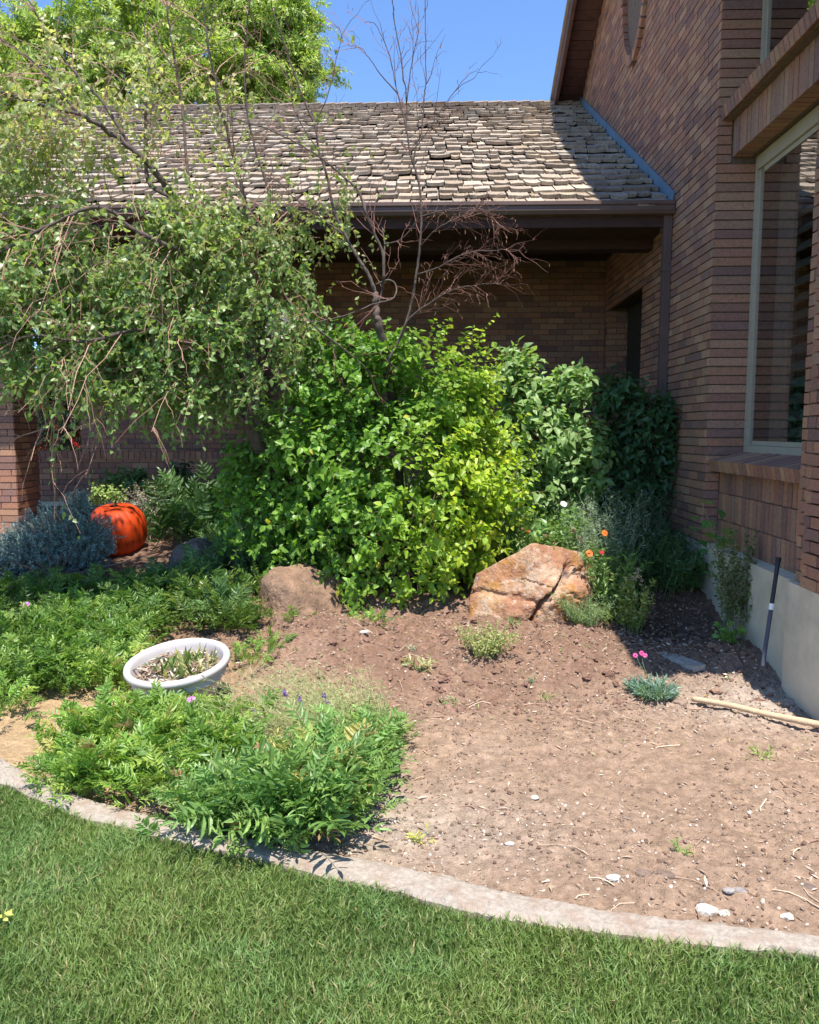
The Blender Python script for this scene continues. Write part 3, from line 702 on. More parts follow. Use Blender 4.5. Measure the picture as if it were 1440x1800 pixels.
def rdir(n):
    v = R.normal(size=(n, 3)); return nrm(v)
def palette(n, cols, p=None, jit=.15):
    cols = np.array(cols); k = R.choice(len(cols), n, p=p); return cols[k] * R.uniform(1 - jit, 1 + jit, n)[:, None]
UP = np.array([0, 0, 1.])

def twig_set(P0, D, L, nl, bend, leaf, side=.9, lift=.5, upn=1.0, noisen=.45):
    """twigs from P0 along D; returns twig polylines (n,4,3) and leaf positions, directions, normals"""
    n = len(P0); t = np.linspace(0, 1, 4); L = np.broadcast_to(L, (n,))
    bend = np.asarray(bend, float)
    pts = P0[:, None] + D[:, None] * (t[None, :, None] * L[:, None, None]) + bend[None, None] * (t ** 2)[None, :, None] * L[:, None, None]
    tt = (np.arange(nl)[None] + R.uniform(.2, .9, (n, nl))) / nl; tt = .12 + .88 * tt
    lp = P0[:, None] + D[:, None] * (tt * L[:, None])[..., None] + bend * (tt ** 2 * L[:, None])[..., None]
    s = nrm(np.cross(D, UP + 1e-3)); s2 = nrm(np.cross(s, D))
    ph = (np.arange(nl) * 2.4)[None] + R.uniform(0, 6.28, (n, 1)); ph = ph + R.normal(0, .5, (n, nl))
    sd = np.cos(ph)[..., None] * s[:, None] + np.sin(ph)[..., None] * s2[:, None]
    ld = nrm(D[:, None] * lift + sd * side + R.normal(0, .15, (n, nl, 3)))
    return pts, lp.reshape(-1, 3), ld.reshape(-1, 3)
def strips(mb, pts, r0, c, taper=.35):
    """3-sided twigs for many polylines (n,k,3)"""
    n, k, _ = pts.shape; T = nrm(np.gradient(pts, axis=1)); A = nrm(np.cross(T, np.array([.31, .17, .93]))); Bv = np.cross(T, A)
    rr = (r0 * np.linspace(1, taper, k))[None, :, None] if np.ndim(r0) == 0 else r0[:, None, None] * np.linspace(1, taper, k)[None, :, None]
    V = np.stack([pts + rr * (math.cos(a) * A + math.sin(a) * Bv) for a in (0, 2.094, 4.189)], 2).reshape(n, -1, 3)
    F = np.array([[i * 3 + j, i * 3 + (j + 1) % 3, i * 3 + 3 + (j + 1) % 3, i * 3 + 3 + j] for i in range(k - 1) for j in range(3)])
    mb.add(V.reshape(-1, 3), (F[None] + (np.arange(n) * k * 3)[:, None, None]).reshape(-1, 4), c)
VAR = {}
def leaves(parent, tpl, lp, ld, size, col, mat_, n_ind=0, name='foliage', upn=1.0, nn=.45, droop=.25, outward=None, ind='leaf'):
    """place leaves; the n_ind nearest in frame become objects of their own with shared meshes, the rest one part"""
    n = len(lp); d = nrm(ld + np.array([0, 0, -droop])); N = UP * upn + R.normal(0, nn, (n, 3))
    if outward is not None: N = N + outward
    size = np.broadcast_to(size, (n,)) * R.uniform(.65, 1.25, n)
    M = frames(d, N, size); sel = np.zeros(n, bool)
    if n_ind:
        D_ = np.linalg.norm(lp - CAM, axis=1); facing = np.abs(np.einsum('ij,ij->i', M[:, :, 2] / size[:, None], nrm(CAM - lp)))
        sc = size ** 2 * (facing + .15) / D_ ** 4 * in_frame(lp); sel[np.argsort(-sc)[:n_ind]] = True
        kc = 7; pick = np.where(sel)[0]; q = np.argsort(col[pick].sum(1)); groups = np.array_split(pick[q], kc)
        for gi, gidx in enumerate(groups):
            if not len(gidx): continue
            m_ = MB(); m_.add(tpl[0], tpl[1], col[gidx].mean(0)); me = m_.mesh(ind, mat_)
            for i in gidx:
                o = link(ind, me, parent); o.matrix_local = Matrix([[*M[i][r], lp[i][r]] for r in range(3)] + [[0, 0, 0, 1]])
    mb = MB(); mb.inst(tpl, M[~sel], lp[~sel], col[~sel]); mb.build(name, mat_, parent, kind='stuff')

def blob_points(c, rad, n, inner=.45, lump=.22, freq=2.2, seed=0, gap=None, zmin=None):
    d = rdir(int(n * 1.6)); r = R.uniform(inner ** 2, 1, len(d)) ** .5
    r = r * (1 + lump * noise(d * freq + seed * 7.7, seed))
    P = np.array(c) + d * r[:, None] * np.array(rad)
    k = np.ones(len(d), bool)
    if gap: k &= noise(P * gap[0] + seed, seed + 3) > gap[1]
    if zmin is not None: k &= P[:, 2] > zmin
    return P[k][:n], nrm(d / np.array(rad))[k][:n]

def limb(mb, P, r0, r1, k=7, c=(.5, .5, .5), wob=.012):
    Q = spline(P, 7); Q = Q + wob * R.normal(size=Q.shape) * np.linspace(0, 1, len(Q))[:, None] * .5
    tube(mb, Q, np.linspace(r0, r1, len(Q)) * (1 + .08 * R.normal(size=len(Q))), k, c); return Q

# ================================================================== trees behind the roof
def far_tree(name, label, loc, blobs, cols, nfr, fl, trunk, feather=True, group=None):
    t = empty(name, (0, 0, 0), label, 'tree', group); loc = np.array(loc, float)
    mb = MB(); top_ = np.array(blobs[0][0])
    limb(mb, [loc, loc * .5 + top_ * .5 + R.normal(0, .2, 3), top_], trunk, trunk * .35, 8)
    mb.build('trunk', M_BARK, t, True); tw = MB(); LP = []; LD = []; OUT = []
    for bi, (c, rad, w_) in enumerate(blobs):
        mb = MB(); c = np.array(c); q = loc * .35 + top_ * .65; q[2] = min(q[2], c[2] - .5); limb(mb, [q, (q + c) / 2 + R.normal(0, .2, 3), c], trunk * .35, trunk * .08, 6); mb.build('branch', M_BARK, t, True)
        m = int(nfr * w_); P, D = blob_points(c, rad, int(m * 1.15), .45, .5, 3.0, bi + 3, (1.9, .02))
        D = nrm(D * .8 + R.normal(0, .35, P.shape) + [0, 0, .12])
        L = fl * R.uniform(.7, 1.3, len(P)); pts, lp, ld = twig_set(P - D * L[:, None] * .5, D, L, 24, (0, 0, -.45), None, .95, .35)
        strips(tw, pts, .006, np.array([.12, .10, .05])); LP.append(lp); LD.append(ld); OUT.append(np.repeat(D, 24, 0))
    tw.build('twigs', M_TWIG, t, kind='stuff')
    lp = np.concatenate(LP); ld = np.concatenate(LD); n = len(lp)
    nz = noise(lp * .8, 9); col = palette(n, cols); col = col * (1 + .22 * nz)[:, None]
    leaves(t, LF_THIN2, lp, ld, fl * .21, col, M_LEAF, 0, 'crown', 1.0, .5, .2, np.concatenate(OUT) * .5)
    return t
YG = [[.27, .38, .07], [.34, .43, .10], [.18, .29, .05], [.42, .47, .15]]
def P3(x, y, Y): return atY(x, y, Y)
def blobpx(lst, Y):
    out = []
    for x, y, rx, ry, w_ in lst:
        s = np.linalg.norm(P3(x, y, Y) - CAM) / FPX; out.append((P3(x, y, Y), (rx * s, rx * s * .9, ry * s), w_))
    return out
GT = 'leafy trees standing behind the porch roof'
far_tree('locust_tree', 'bright yellow green feathery tree behind the left end of the shake roof', (P3(150, 100, 19)[0], 19, .5), blobpx([(120, 130, 120, 95, 1), (230, 60, 110, 90, 1), (40, 80, 90, 60, .6), (330, 140, 90, 60, .6), (190, 190, 200, 50, .9), (60, 200, 110, 80, .7)], 19), YG, 620, .62, .2, group=GT)
far_tree('locust_tree', 'light green feathery tree behind the middle of the roof ridge, ending against open sky', (P3(480, 100, 20)[0], 20, .5), blobpx([(510, 70, 60, 80, .8), (450, 40, 90, 80, .9), (540, 150, 45, 50, .5), (400, 130, 90, 60, .7), (470, 160, 90, 45, .5), (500, 0, 50, 50, .3)], 20), YG, 600, .58, .2, group=GT)
far_tree('broadleaf_tree', 'dark green tree rising between the two feathery light trees over the roof', (P3(330, 60, 22)[0], 22, .5), blobpx([(330, 20, 95, 90, 1), (240, 10, 60, 60, .6), (420, -30, 70, 80, .6), (350, 110, 110, 60, .8)], 22), [[.035, .085, .022], [.06, .12, .03], [.025, .06, .02]], 650, .5, .25, group=GT)
far_tree('locust_tree', 'tall bright green tree at the far left, mirrored in the upper window', (-9.5, 13, .5), [((-9.5, 13, 5.5), (2.2, 2.2, 2.3), 1), ((-10.5, 12, 8), (2, 2, 2), .8), ((-8.8, 14.5, 8.2), (1.5, 1.6, 1.6), .5), ((-9, 11.5, 3.8), (1.6, 1.4, 1.3), .6)], YG, 650, .5, .2, group=GT)
# dark conifer seen through the opening
def conifer(name, label, loc, h, r):
    t = empty(name, (0, 0, 0), label, 'tree'); mb = MB(); loc = np.array(loc, float); limb(mb, [loc, loc + [0, 0, h * .5], loc + [0, 0, h]], .12, .02, 7); mb.build('trunk', M_BARK, t, True)
    n = 1500; z = R.uniform(.03, .98, n) ** .9; a = R.uniform(0, 6.28, n); rr = r * (1 - z * .85) * R.uniform(.35, 1.08, n)
    P = loc + np.stack([rr * np.cos(a), rr * np.sin(a), z * h], -1); D = nrm(np.stack([np.cos(a), np.sin(a), R.uniform(-.2, .5, n)], -1))
    pts, lp, ld = twig_set(P - D * .1, D, np.full(n, .22), 12, (0, 0, -.2), None, .8, .6); mb = MB(); strips(mb, pts, .004, np.array([.08, .06, .04])); mb.build('twigs', M_TWIG, t, kind='stuff')
    leaves(t, LF_THIN, lp, ld, .10, palette(len(lp), [[.02, .045, .02], [.035, .06, .03]]), M_NEEDLE, 0, 'crown'); return t
conifer('conifer_tree', 'narrow dark evergreen seen through the opening beyond the low wall', (P3(112, 700, 14.2)[0], 14.2, .5), 3.4, .62)

# ================================================================== leafy shrub in the centre
def shrub(name, label, cat, base, blobs, leaf, tpl, mat_, colf, ntw, tl, nl, nind, bend=(0, 0, .1), nstem=26, seed=1, gapv=-.35, stemc=(.12, .09, .06), inner=.5, outw=.7, droop=.3):
    t = empty(name, (0, 0, 0), label, cat); base = np.array(base, float); sm = MB(); tm = MB(); LP = []; LD = []; OUT = []
    lump = .26 if name == 'leafy_shrub' else .45
    wsum = sum(b[2] for b in blobs)
    for bi, (c, rad, w_) in enumerate(blobs):
        P, D = blob_points(c, rad, int(ntw * w_ / wsum), inner, lump, 3.0, seed + bi, (3.4, gapv), float(tz(c[1])) + .02)
        D = nrm(D * .75 + R.normal(0, .35, P.shape) + [0, 0, .25])
        L = tl * R.uniform(.6, 1.4, len(P)); pts, lp, ld = twig_set(P - D * L[:, None] * .6, D, L, nl, bend, None)
        strips(tm, pts, leaf * .03, np.array(stemc)); LP.append(lp); LD.append(ld); OUT.append(np.repeat(D, nl, 0))
        m = max(2, int(nstem * w_ / wsum)); S_, _ = blob_points(c, np.array(rad) * .8, m, .3, .1, 2, seed + 9)
        for q in S_:
            b0 = base + np.append(R.normal(0, .08, 2), 0); b0[2] = tz(b0[1]) - .02; mid = b0 * .5 + q * .5 + [0, 0, .12] + R.normal(0, .05, 3)
            limb(sm, [b0, mid, q], leaf * .16, leaf * .05, 5, stemc)
    sm.build('stems', M_TWIG, t, True); tm.build('twigs', M_TWIG, t, kind='stuff')
    lp = np.concatenate(LP); ld = np.concatenate(LD); out = np.concatenate(OUT)
    leaves(t, tpl, lp, ld, leaf, colf(lp), mat_, nind, 'foliage', .9, .55, droop, out * outw + [0, -.5, 0])
    return t
def col_center(lp):
    n = len(lp); yw_ = np.clip((lp[:, 0] + .45) / .9 + .35 * noise(lp * 2.2, 3) + .15 * (1.4 - lp[:, 2]), 0, 1)
    g_ = palette(n, [[.15, .29, .035], [.19, .35, .045], [.11, .22, .03]]); y_ = palette(n, [[.46, .56, .04], [.38, .52, .035], [.54, .58, .06], [.28, .42, .035]])
    c = g_ + (y_ - g_) * (yw_ * R.uniform(.4, 1, n))[:, None]
    k = R.random(n) < .012; c[k] = [.45, .42, .06]; return c
BX = blobpx([(690, 840, 205, 175, 2.4), (560, 810, 145, 150, 1.3), (830, 840, 80, 125, .9), (680, 960, 190, 105, 1.2), (480, 900, 95, 110, .6), (780, 710, 80, 75, .5), (610, 670, 110, 90, .7), (690, 625, 95, 45, .28), (830, 690, 40, 40, .14), (600, 610, 50, 45, .14), (445, 830, 60, 60, .25), (800, 975, 75, 70, .4)], 6.35)
shrub('leafy_shrub', 'big rounded yellow green birch shrub in the middle of the bed', 'shrub', (-.15, 6.3, .3), BX, .062, LF_BIRCH, M_LEAFG, col_center, 2500, .25, 9, 300, (0, 0, -.12), 40, 1, -.45)

# ================================================================== dogwood and dark shrub by the wall
def add_shoots(cs, q, cx, leaf, tpl, colf, L0, L1, nl=10, up_=.8):
    q = np.array(q); tm = MB(); D = nrm(np.stack([.5 * (q[:, 0] - cx) + R.normal(0, .3, len(q)), R.normal(-.1, .25, len(q)), np.full(len(q), up_)], -1)); pts, lp, ld = twig_set(q, D, R.uniform(L0, L1, len(q)), nl, (0, 0, -.15), None)
    strips(tm, pts, .002, np.array([.2, .15, .08])); tm.build('shoots', M_TWIG, cs, kind='stuff'); leaves(cs, tpl, lp, ld, leaf, colf(lp), M_LEAFG, 0, 'shoot_foliage', .9, .55, .4, np.tile([0, -.5, 0], (len(lp), 1)))
add_shoots(bpy.data.objects['leafy_shrub'], [atY(x, y + 45, Yd) for x, y, Yd in [(R.uniform(520, 860), R.uniform(560, 680), R.uniform(6.0, 6.6)) for _ in range(70)] + [(R.uniform(405, 480), R.uniform(770, 900), 6.2) for _ in range(18)] + [(R.uniform(850, 915), R.uniform(720, 880), 6.2) for _ in range(16)]], -.25, .055, LF_BIRCH, col_center, .16, .36)
def col_dog(lp): return palette(len(lp), [[.20, .32, .10], [.25, .37, .13], [.15, .26, .08], [.29, .40, .16]])
BX = blobpx([(950, 770, 80, 80, 1.2), (915, 680, 45, 50, .5), (900, 635, 22, 25, .12), (1025, 800, 50, 90, .8), (1015, 675, 28, 35, .22), (965, 680, 30, 35, .2), (930, 860, 80, 60, .7), (990, 880, 60, 50, .4)], 7.0)
shrub('dogwood_shrub', 'pale green large leaved shrub in the sun right of the big shrub', 'shrub', (1.2, 7.1, .4), BX, .095, LF_OVAL, M_LEAFG, col_dog, 640, .24, 8, 300, (0, 0, -.1), 18, 21, -.45, (.25, .10, .07))
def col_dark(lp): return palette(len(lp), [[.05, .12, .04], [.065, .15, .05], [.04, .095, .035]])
add_shoots(bpy.data.objects['dogwood_shrub'], [atY(x, y + 35, 6.8) for x, y in ((905, 625), (925, 640), (1015, 655), (1020, 680), (960, 665), (985, 690), (890, 650), (1050, 745), (1060, 800), (1045, 770), (870, 660), (1065, 840), (1000, 660))], 1.2, .09, LF_OVAL, col_dog, .14, .26, 8)
BX = blobpx([(1092, 700, 42, 36, .5), (1150, 735, 38, 42, .55), (1110, 790, 50, 55, .8), (1165, 790, 26, 40, .35), (1110, 870, 38, 55, .5), (1150, 850, 26, 30, .25)], 7.05)
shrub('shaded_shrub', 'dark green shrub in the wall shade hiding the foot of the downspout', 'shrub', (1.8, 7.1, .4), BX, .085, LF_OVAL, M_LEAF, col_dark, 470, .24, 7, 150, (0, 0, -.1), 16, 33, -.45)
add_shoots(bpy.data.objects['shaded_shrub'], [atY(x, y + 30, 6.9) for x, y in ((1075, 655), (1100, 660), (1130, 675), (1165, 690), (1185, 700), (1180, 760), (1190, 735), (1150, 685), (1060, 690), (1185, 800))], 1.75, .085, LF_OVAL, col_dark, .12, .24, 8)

# ================================================================== leafy tree on the left
def ramify(lines, per, L, mb, r, c, ang=.9, upb=.25, bend=(0, 0, .15), t0=.2, wob=.12):
    """child twigs from polylines; returns (n,4,3)"""
    P0 = []; D = []; LL = []
    for Q in lines:
        k = len(Q); T = nrm(np.gradient(Q, axis=0)); ln = np.linalg.norm(np.diff(Q, axis=0), axis=1).sum()
        m = max(1, int(per * ln + R.random()))
        for f in R.uniform(t0, 1, m):
            i = int(f * (k - 1.001)); q = Q[i] + (Q[min(i + 1, k - 1)] - Q[i]) * (f * (k - 1.001) - i)
            s = R.normal(size=3); s -= T[i] * (s @ T[i]); s /= np.linalg.norm(s) + 1e-9
            P0.append(q); D.append(T[i] * math.cos(ang) + s * math.sin(ang) + [0, 0, upb]); LL.append(L * R.uniform(.5, 1.3) * (1.15 - .5 * f))
    P0 = np.array(P0); D = nrm(np.array(D)); LL = np.array(LL); k = 6; t = np.linspace(0, 1, k)
    B = np.array(bend) + R.normal(0, wob, (len(P0), 3))
    pts = P0[:, None] + D[:, None] * (t[None, :, None] * LL[:, None, None]) + B[:, None] * (t ** 2)[None, :, None] * LL[:, None, None]
    pts[:, 1:-1] += R.normal(0, .012, (len(P0), k - 2, 3)) * (LL[:, None, None] ** .5)
    strips(mb, pts, r, np.array(c)); return pts
def PP(lst): return [atY(x, y, Y) for x, y, Y in lst]
tree = empty('birch_tree', (0, 0, 0), 'large leafy birch tree on the left with drooping twigs over the roof edge', 'tree')
TC = (.15, .12, .10)
mb = MB(); b0 = PP([(585, 1000, 6.6), (540, 930, 6.55), (490, 835, 6.35), (440, 755, 6.05), (440, 690, 6.0), (423, 643, 5.95), (407, 582, 5.9)])
b0[0][2] = tz(6.6) - .05
lines = [limb(mb, b0, .060, .038, 9)]; mb.build('trunk', M_BARK, tree, True)
mb = MB()
for lst, r0, r1 in (
    ([(407, 582, 5.9), (375, 492, 5.8), (350, 417, 5.75), (308, 350, 5.7), (271, 300, 5.6), (233, 262, 5.55), (192, 233, 5.5), (137, 200, 5.4), (42, 175, 5.3), (-60, 140, 5.2)], .034, .008),
    ([(440, 740, 6.0), (459, 647, 6.1), (448, 537, 6.1), (449, 440, 6.05), (425, 330, 6.0), (400, 233, 6.0), (375, 137, 5.95), (354, -10, 5.9)], .026, .005),
    ([(375, 492, 5.8), (325, 446, 5.6), (290, 430, 5.4), (230, 400, 5.3), (179, 365, 5.2), (104, 387, 5.1), (0, 446, 5.0), (-80, 480, 5)], .022, .006),
    ([(308, 350, 5.7), (262, 320, 5.9), (256, 250, 6.0), (256, 183, 6.0), (262, 110, 6.0), (255, 40, 6)], .018, .004),
    ([(233, 262, 5.55), (180, 180, 5.6), (125, 120, 5.6), (92, 70, 5.6), (46, -10, 5.6)], .013, .004),
    ([(423, 643, 5.95), (360, 560, 6.2), (280, 520, 6.3), (200, 470, 6.3), (120, 440, 6.3), (20, 400, 6.3)], .02, .006),
    ([(423, 643, 5.95), (350, 610, 5.5), (250, 580, 5.3), (150, 600, 5.1), (60, 590, 5.0), (-40, 620, 5)], .018, .005),
    ([(440, 755, 6.0), (380, 690, 5.8), (300, 640, 5.6), (220, 650, 5.5), (150, 680, 5.4), (90, 730, 5.3), (60, 790, 5.3)], .015, .004),
    ([(350, 417, 5.75), (330, 300, 5.9), (320, 180, 6.0), (300, 60, 6), (290, -20, 6)], .014, .004),
    ([(448, 537, 6.1), (480, 440, 6.2), (470, 330, 6.3), (440, 230, 6.3), (430, 120, 6.3), (440, 0, 6.3)], .014, .004),
    ([(137, 200, 5.4), (80, 130, 5.4), (20, 80, 5.4), (-30, 60, 5.4)], .010, .003)):
    mb = MB(); lines.append(limb(mb, PP(lst), r0, r1, 7, TC)); mb.build('branch', M_BARK, tree, True)
tw = MB(); RT = (.36, .21, .15)
s1 = ramify(lines[1:], 12, .62, tw, .0046, RT, .8, .12, (0, 0, -.35))
s2 = ramify(list(s1), 5, .30, tw, .0028, RT, .8, .05, (0, 0, -.5))
TB = [(330, 430, 115, 85, 5.7, .95), (205, 430, 130, 95, 5.5, 1.0), (80, 450, 110, 110, 5.3, .95), (40, 580, 90, 90, 5.2, .9), (190, 590, 120, 105, 5.4, 1.2), (320, 590, 115, 110, 5.7, 1.1), (420, 500, 85, 100, 5.9, .9), (455, 620, 80, 110, 6.0, 1.0), (400, 680, 75, 50, 6.0, .35), (130, 650, 90, 50, 5.3, .35), (270, 690, 110, 45, 5.6, .5), (520, 560, 50, 90, 6.1, .45),
      (90, 300, 140, 75, 5.5, .78), (290, 300, 130, 70, 5.7, .26), (60, 210, 110, 75, 5.4, .58), (240, 200, 110, 60, 5.8, .18), (430, 350, 80, 70, 6.0, .22), (150, 110, 130, 70, 5.6, .24), (400, 180, 80, 80, 6.1, .10), (-60, 400, 80, 250, 5.2, .8), (560, 400, 60, 60, 6.1, .14), (490, 420, 50, 70, 6.1, .25), (600, 300, 60, 50, 6.2, .06)]
LP = []; LD = []; HH = []
for i, (x, y, rx, ry, Yd, w_) in enumerate(TB):
    c = atY(x, y, Yd); s = np.linalg.norm(c - CAM) / FPX
    P, D = blob_points(c, (rx * s, .42, ry * s), int(330 * w_ * (.52 if y < 380 else .86)), .25, .2, 2, i + 50, (3.2, -.16))
    D = nrm(D * .5 + R.normal(0, .5, P.shape) + [-.25, 0, -.25]); L = .24 * R.uniform(.6, 1.4, len(P))
    pts, lp, ld = twig_set(P - D * L[:, None] * .5, D, L, 9, (0, 0, -.45), None, .8, .35)
    strips(tw, pts, .0022, np.array(RT)); LP.append(lp); LD.append(ld)
tips = s2[R.random(len(s2)) < .3]
pts, lp, ld = twig_set(tips[:, 3], nrm(tips[:, 5] - tips[:, 3]), np.full(len(tips), .16), 3, (0, 0, -.4), None); LP.append(lp); LD.append(ld)
tw.build('twigs', M_TWIG, tree, kind='stuff')
lp = np.concatenate(LP); ld = np.concatenate(LD); n = len(lp)
hi = np.clip((lp[:, 2] - 2.3) / 1.3 + .3 * noise(lp * 2, 5), 0, 1)  # upper leaves dustier olive and paler, sunlight on the crown put into their colour
ca = palette(n, [[.20, .32, .085], [.15, .25, .065], [.27, .37, .13], [.17, .28, .09]]); cb = palette(n, [[.42, .43, .19], [.34, .38, .15], [.50, .48, .25], [.27, .33, .12]])
col = ca + (cb - ca) * hi[:, None]
leaves(tree, LF_BIRCH, lp, ld, .047, col, M_LEAFV, 300, 'foliage', .6, .75, .5, np.tile([0, -.45, 0], (n, 1)))
# white blossom caught among the leaves
mb = MB()
for (x, y) in ((497, 560), (485, 575), (505, 572), (490, 585), (478, 577)):
    c = atY(x, y, 5.85); m = 34; d = rdir(m); P = c + d * .028; M = frames(nrm(d + R.normal(0, .6, (m, 3))), d, R.uniform(.03, .045, m)); mb.inst(LF_SMALL, M, P, palette(m, [[.85, .83, .76], [.78, .76, .66]], None, .05))
mb.build('blossom', M_PETAL, tree)

# ================================================================== half bare tree rising out of the shrub
bt = empty('bare_tree', (0, 0, 0), 'thin half bare tree with reddish twigs rising from the round shrub against roof and sky', 'tree')
mb = MB(); q = PP([(700, 1000, 6.8), (703, 860, 6.8), (697, 740, 6.65), (694, 715, 6.5), (683, 667, 6.25), (679, 628, 6.1), (667, 575, 6.0), (661, 548, 6.0), (660, 514, 6.0)]); q[0][2] = tz(6.8) - .05
BLN = [limb(mb, q, .042, .022, 9)]; mb.build('trunk', M_BARK, bt, True)
for lst, r0, r1 in (
    ([(660, 514, 6), (648, 483, 6), (629, 453, 6), (608, 415, 6), (587, 369, 6), (574, 305, 6), (561, 267, 6), (553, 219, 6), (530, 165, 6), (505, 90, 6), (480, 20, 6), (470, -40, 6)], .020, .004),
    ([(675, 491, 5.95), (673, 445, 5.95), (660, 415, 5.95), (644, 376, 5.9), (629, 334, 5.9), (605, 312, 5.9), (583, 292, 5.9), (539, 261, 5.85), (486, 233, 5.8), (450, 219, 5.8), (400, 205, 5.75)], .015, .004),
    ([(661, 548, 6), (672, 510, 6), (675, 470, 6), (676, 430, 6.05), (672, 400, 6.1)], .013, .006),
    ([(679, 640, 6), (705, 590, 6), (721, 544, 6), (732, 483, 6), (738, 434, 6), (741, 380, 6), (736, 320, 6), (724, 280, 6), (719, 255, 6), (714, 219, 6), (714, 170, 6), (704, 97, 6), (692, 24, 6), (690, -20, 6)], .016, .0035),
    ([(726, 290, 6), (732, 255, 6), (741, 231, 6), (746, 170, 6), (749, 136, 6), (748, 60, 6), (747, -20, 6)], .009, .003),
    ([(714, 235, 6), (712, 215, 6), (697, 155, 6), (683, 92, 6), (661, 45, 6), (641, 37, 6)], .007, .002),
    ([(719, 270, 6), (743, 243, 6), (785, 180, 6), (819, 136, 6), (843, 121, 6)], .006, .0015),
    ([(700, 165, 6), (668, 129, 6), (636, 85, 6), (612, 80, 6)], .006, .0015),
    ([(715, 180, 6), (724, 109, 6), (736, 49, 6), (734, 6, 6)], .006, .002),
    ([(700, 600, 6), (720, 560, 5.95), (760, 530, 5.9), (801, 508, 5.85), (850, 500, 5.8), (893, 498, 5.8)], .010, .002),
    ([(732, 483, 6), (770, 470, 5.9), (820, 445, 5.8), (870, 440, 5.75), (912, 440, 5.7)], .008, .002),
    ([(738, 434, 6), (765, 405, 5.9), (800, 385, 5.85), (850, 370, 5.8), (880, 400, 5.8)], .007, .002),
    ([(741, 380, 6), (780, 370, 5.9), (830, 365, 5.8), (862, 372, 5.8)], .006, .002),
    ([(676, 430, 6.05), (705, 420, 5.9), (728, 395, 5.85), (745, 360, 5.8)], .007, .002),
    ([(661, 500, 6), (685, 492, 5.95), (697, 505, 5.9), (690, 525, 5.85), (655, 535, 5.8), (620, 550, 5.75), (560, 565, 5.7), (520, 560, 5.7)], .009, .003),
    ([(540, 560, 5.7), (560, 580, 5.75), (600, 610, 5.85), (640, 645, 5.95), (660, 680, 6.05)], .007, .008),
    ([(608, 415, 6), (560, 380, 6), (520, 350, 6), (490, 320, 6), (455, 300, 6)], .008, .003),
    ([(553, 219, 6), (575, 170, 6), (590, 110, 6.05), (600, 60, 6.1), (585, 40, 6.1)], .006, .002),
    ([(561, 267, 6), (520, 200, 6), (500, 130, 6.05), (440, 60, 6.1)], .006, .002)):
    mb = MB(); BLN.append(limb(mb, PP(lst), r0 * .8, r1 * .8, 6, TC, .006)); mb.build('branch', M_BARK, bt, True)
tw = MB(); RC = (.25, .125, .10)
s1 = ramify(BLN[1:], 8.0, .36, tw, .0028, RC, .75, .25, (0, 0, .05))
s2 = ramify(list(s1), 5.5, .17, tw, .0018, RC, .8, .0, (0, 0, -.25))
s3 = ramify(BLN[10:15], 22, .26, tw, .0020, RC, .8, .1, (.2, 0, -.1)); s4 = ramify(list(s3), 8, .12, tw, .0015, RC, .8, 0, (0, 0, -.4))
tw.build('twigs', M_TWIG, bt, kind='stuff')
tp = np.concatenate([s2, s4, s4]); tp = tp[R.random(len(tp)) < .5]; n = len(tp)
leaves(bt, LF_THIN, tp[:, -1], nrm(R.normal(0, .3, (n, 3)) - [0, 0, 1.0]), .030, palette(n, [[.26, .12, .07], [.20, .09, .055], [.32, .19, .12]]), M_TWIG, 0, 'catkins', .2, .6)
k = (s2[:, 0, 2] < 4.4) & (s2[:, 0, 0] < -.35) & (R.random(len(s2)) < .4); q = s2[k]
pts, lp, ld = twig_set(q[:, 2], nrm(q[:, 5] - q[:, 2]), np.full(len(q), .15), 4, (0, 0, -.3), None)
leaves(bt, LF_BIRCH, lp, ld, .042, palette(len(lp), [[.20, .27, .07], [.14, .22, .05], [.26, .30, .10]]), M_LEAFG, 0, 'foliage', .6, .6, .4)

# ================================================================== feathery ground plants
def frond_tpl(seed, pairs=7, wl=.30, lw=.17, arch=.30):
    r = np.random.default_rng(seed); mb = MB(); t = np.linspace(0, 1, 6); sx = r.uniform(-.12, .12)
    path = np.stack([sx * t ** 2, t * .92, arch * np.sin(t * 2.2) - .14 * t ** 3], -1)
    strips(mb, path[None], .011, np.array([.5, .62, .35]), .4)
    LFT = (np.array([(0, 0, 0), (-lw, .30, .05), (lw, .30, .05), (-lw * .8, .70, .02), (lw * .8, .70, .02), (0, 1, -.12), (0, .5, -.03)], float), [np.array([[0, 2, 6], [0, 6, 1], [2, 4, 6], [1, 6, 3], [4, 5, 6], [6, 5, 3]])])
    tt = np.linspace(.22, .95, pairs); P = []; D = []; S_ = []
    for i, f in enumerate(tt):
        p = np.array([sx * f * f, f * .92, arch * math.sin(f * 2.2) - .14 * f ** 3]); sc_ = wl * math.sin(.5 + f * 2.2) * r.uniform(.6, 1.25)
        for s in (-1, 1): P.append(p); D.append([s * .85, .62 + r.normal(0, .24), r.normal(.05, .28)]); S_.append(sc_)
    P.append(path[-1]); D.append([0, 1, -.3]); S_.append(wl * .6); n = len(P)
    col = np.ones((n, 3)) * r.uniform(.85, 1.15, (n, 1)); M = frames(np.array(D), UP + r.normal(0, .18, (n, 3)), np.array(S_))
    mb.inst(LFT, M, np.array(P), col); return np.concatenate(mb.V), [np.concatenate(v) for v in mb.F.values()], np.concatenate(mb.C)
FT = [frond_tpl(i, 8 + i % 4, .24 + .04 * (i % 3), .12 + .03 * (i % 3), .22 + .06 * (i % 3)) for i in range(8)]
FT2 = [frond_tpl(20 + i, 6, .36, .13, .18) for i in range(4)]
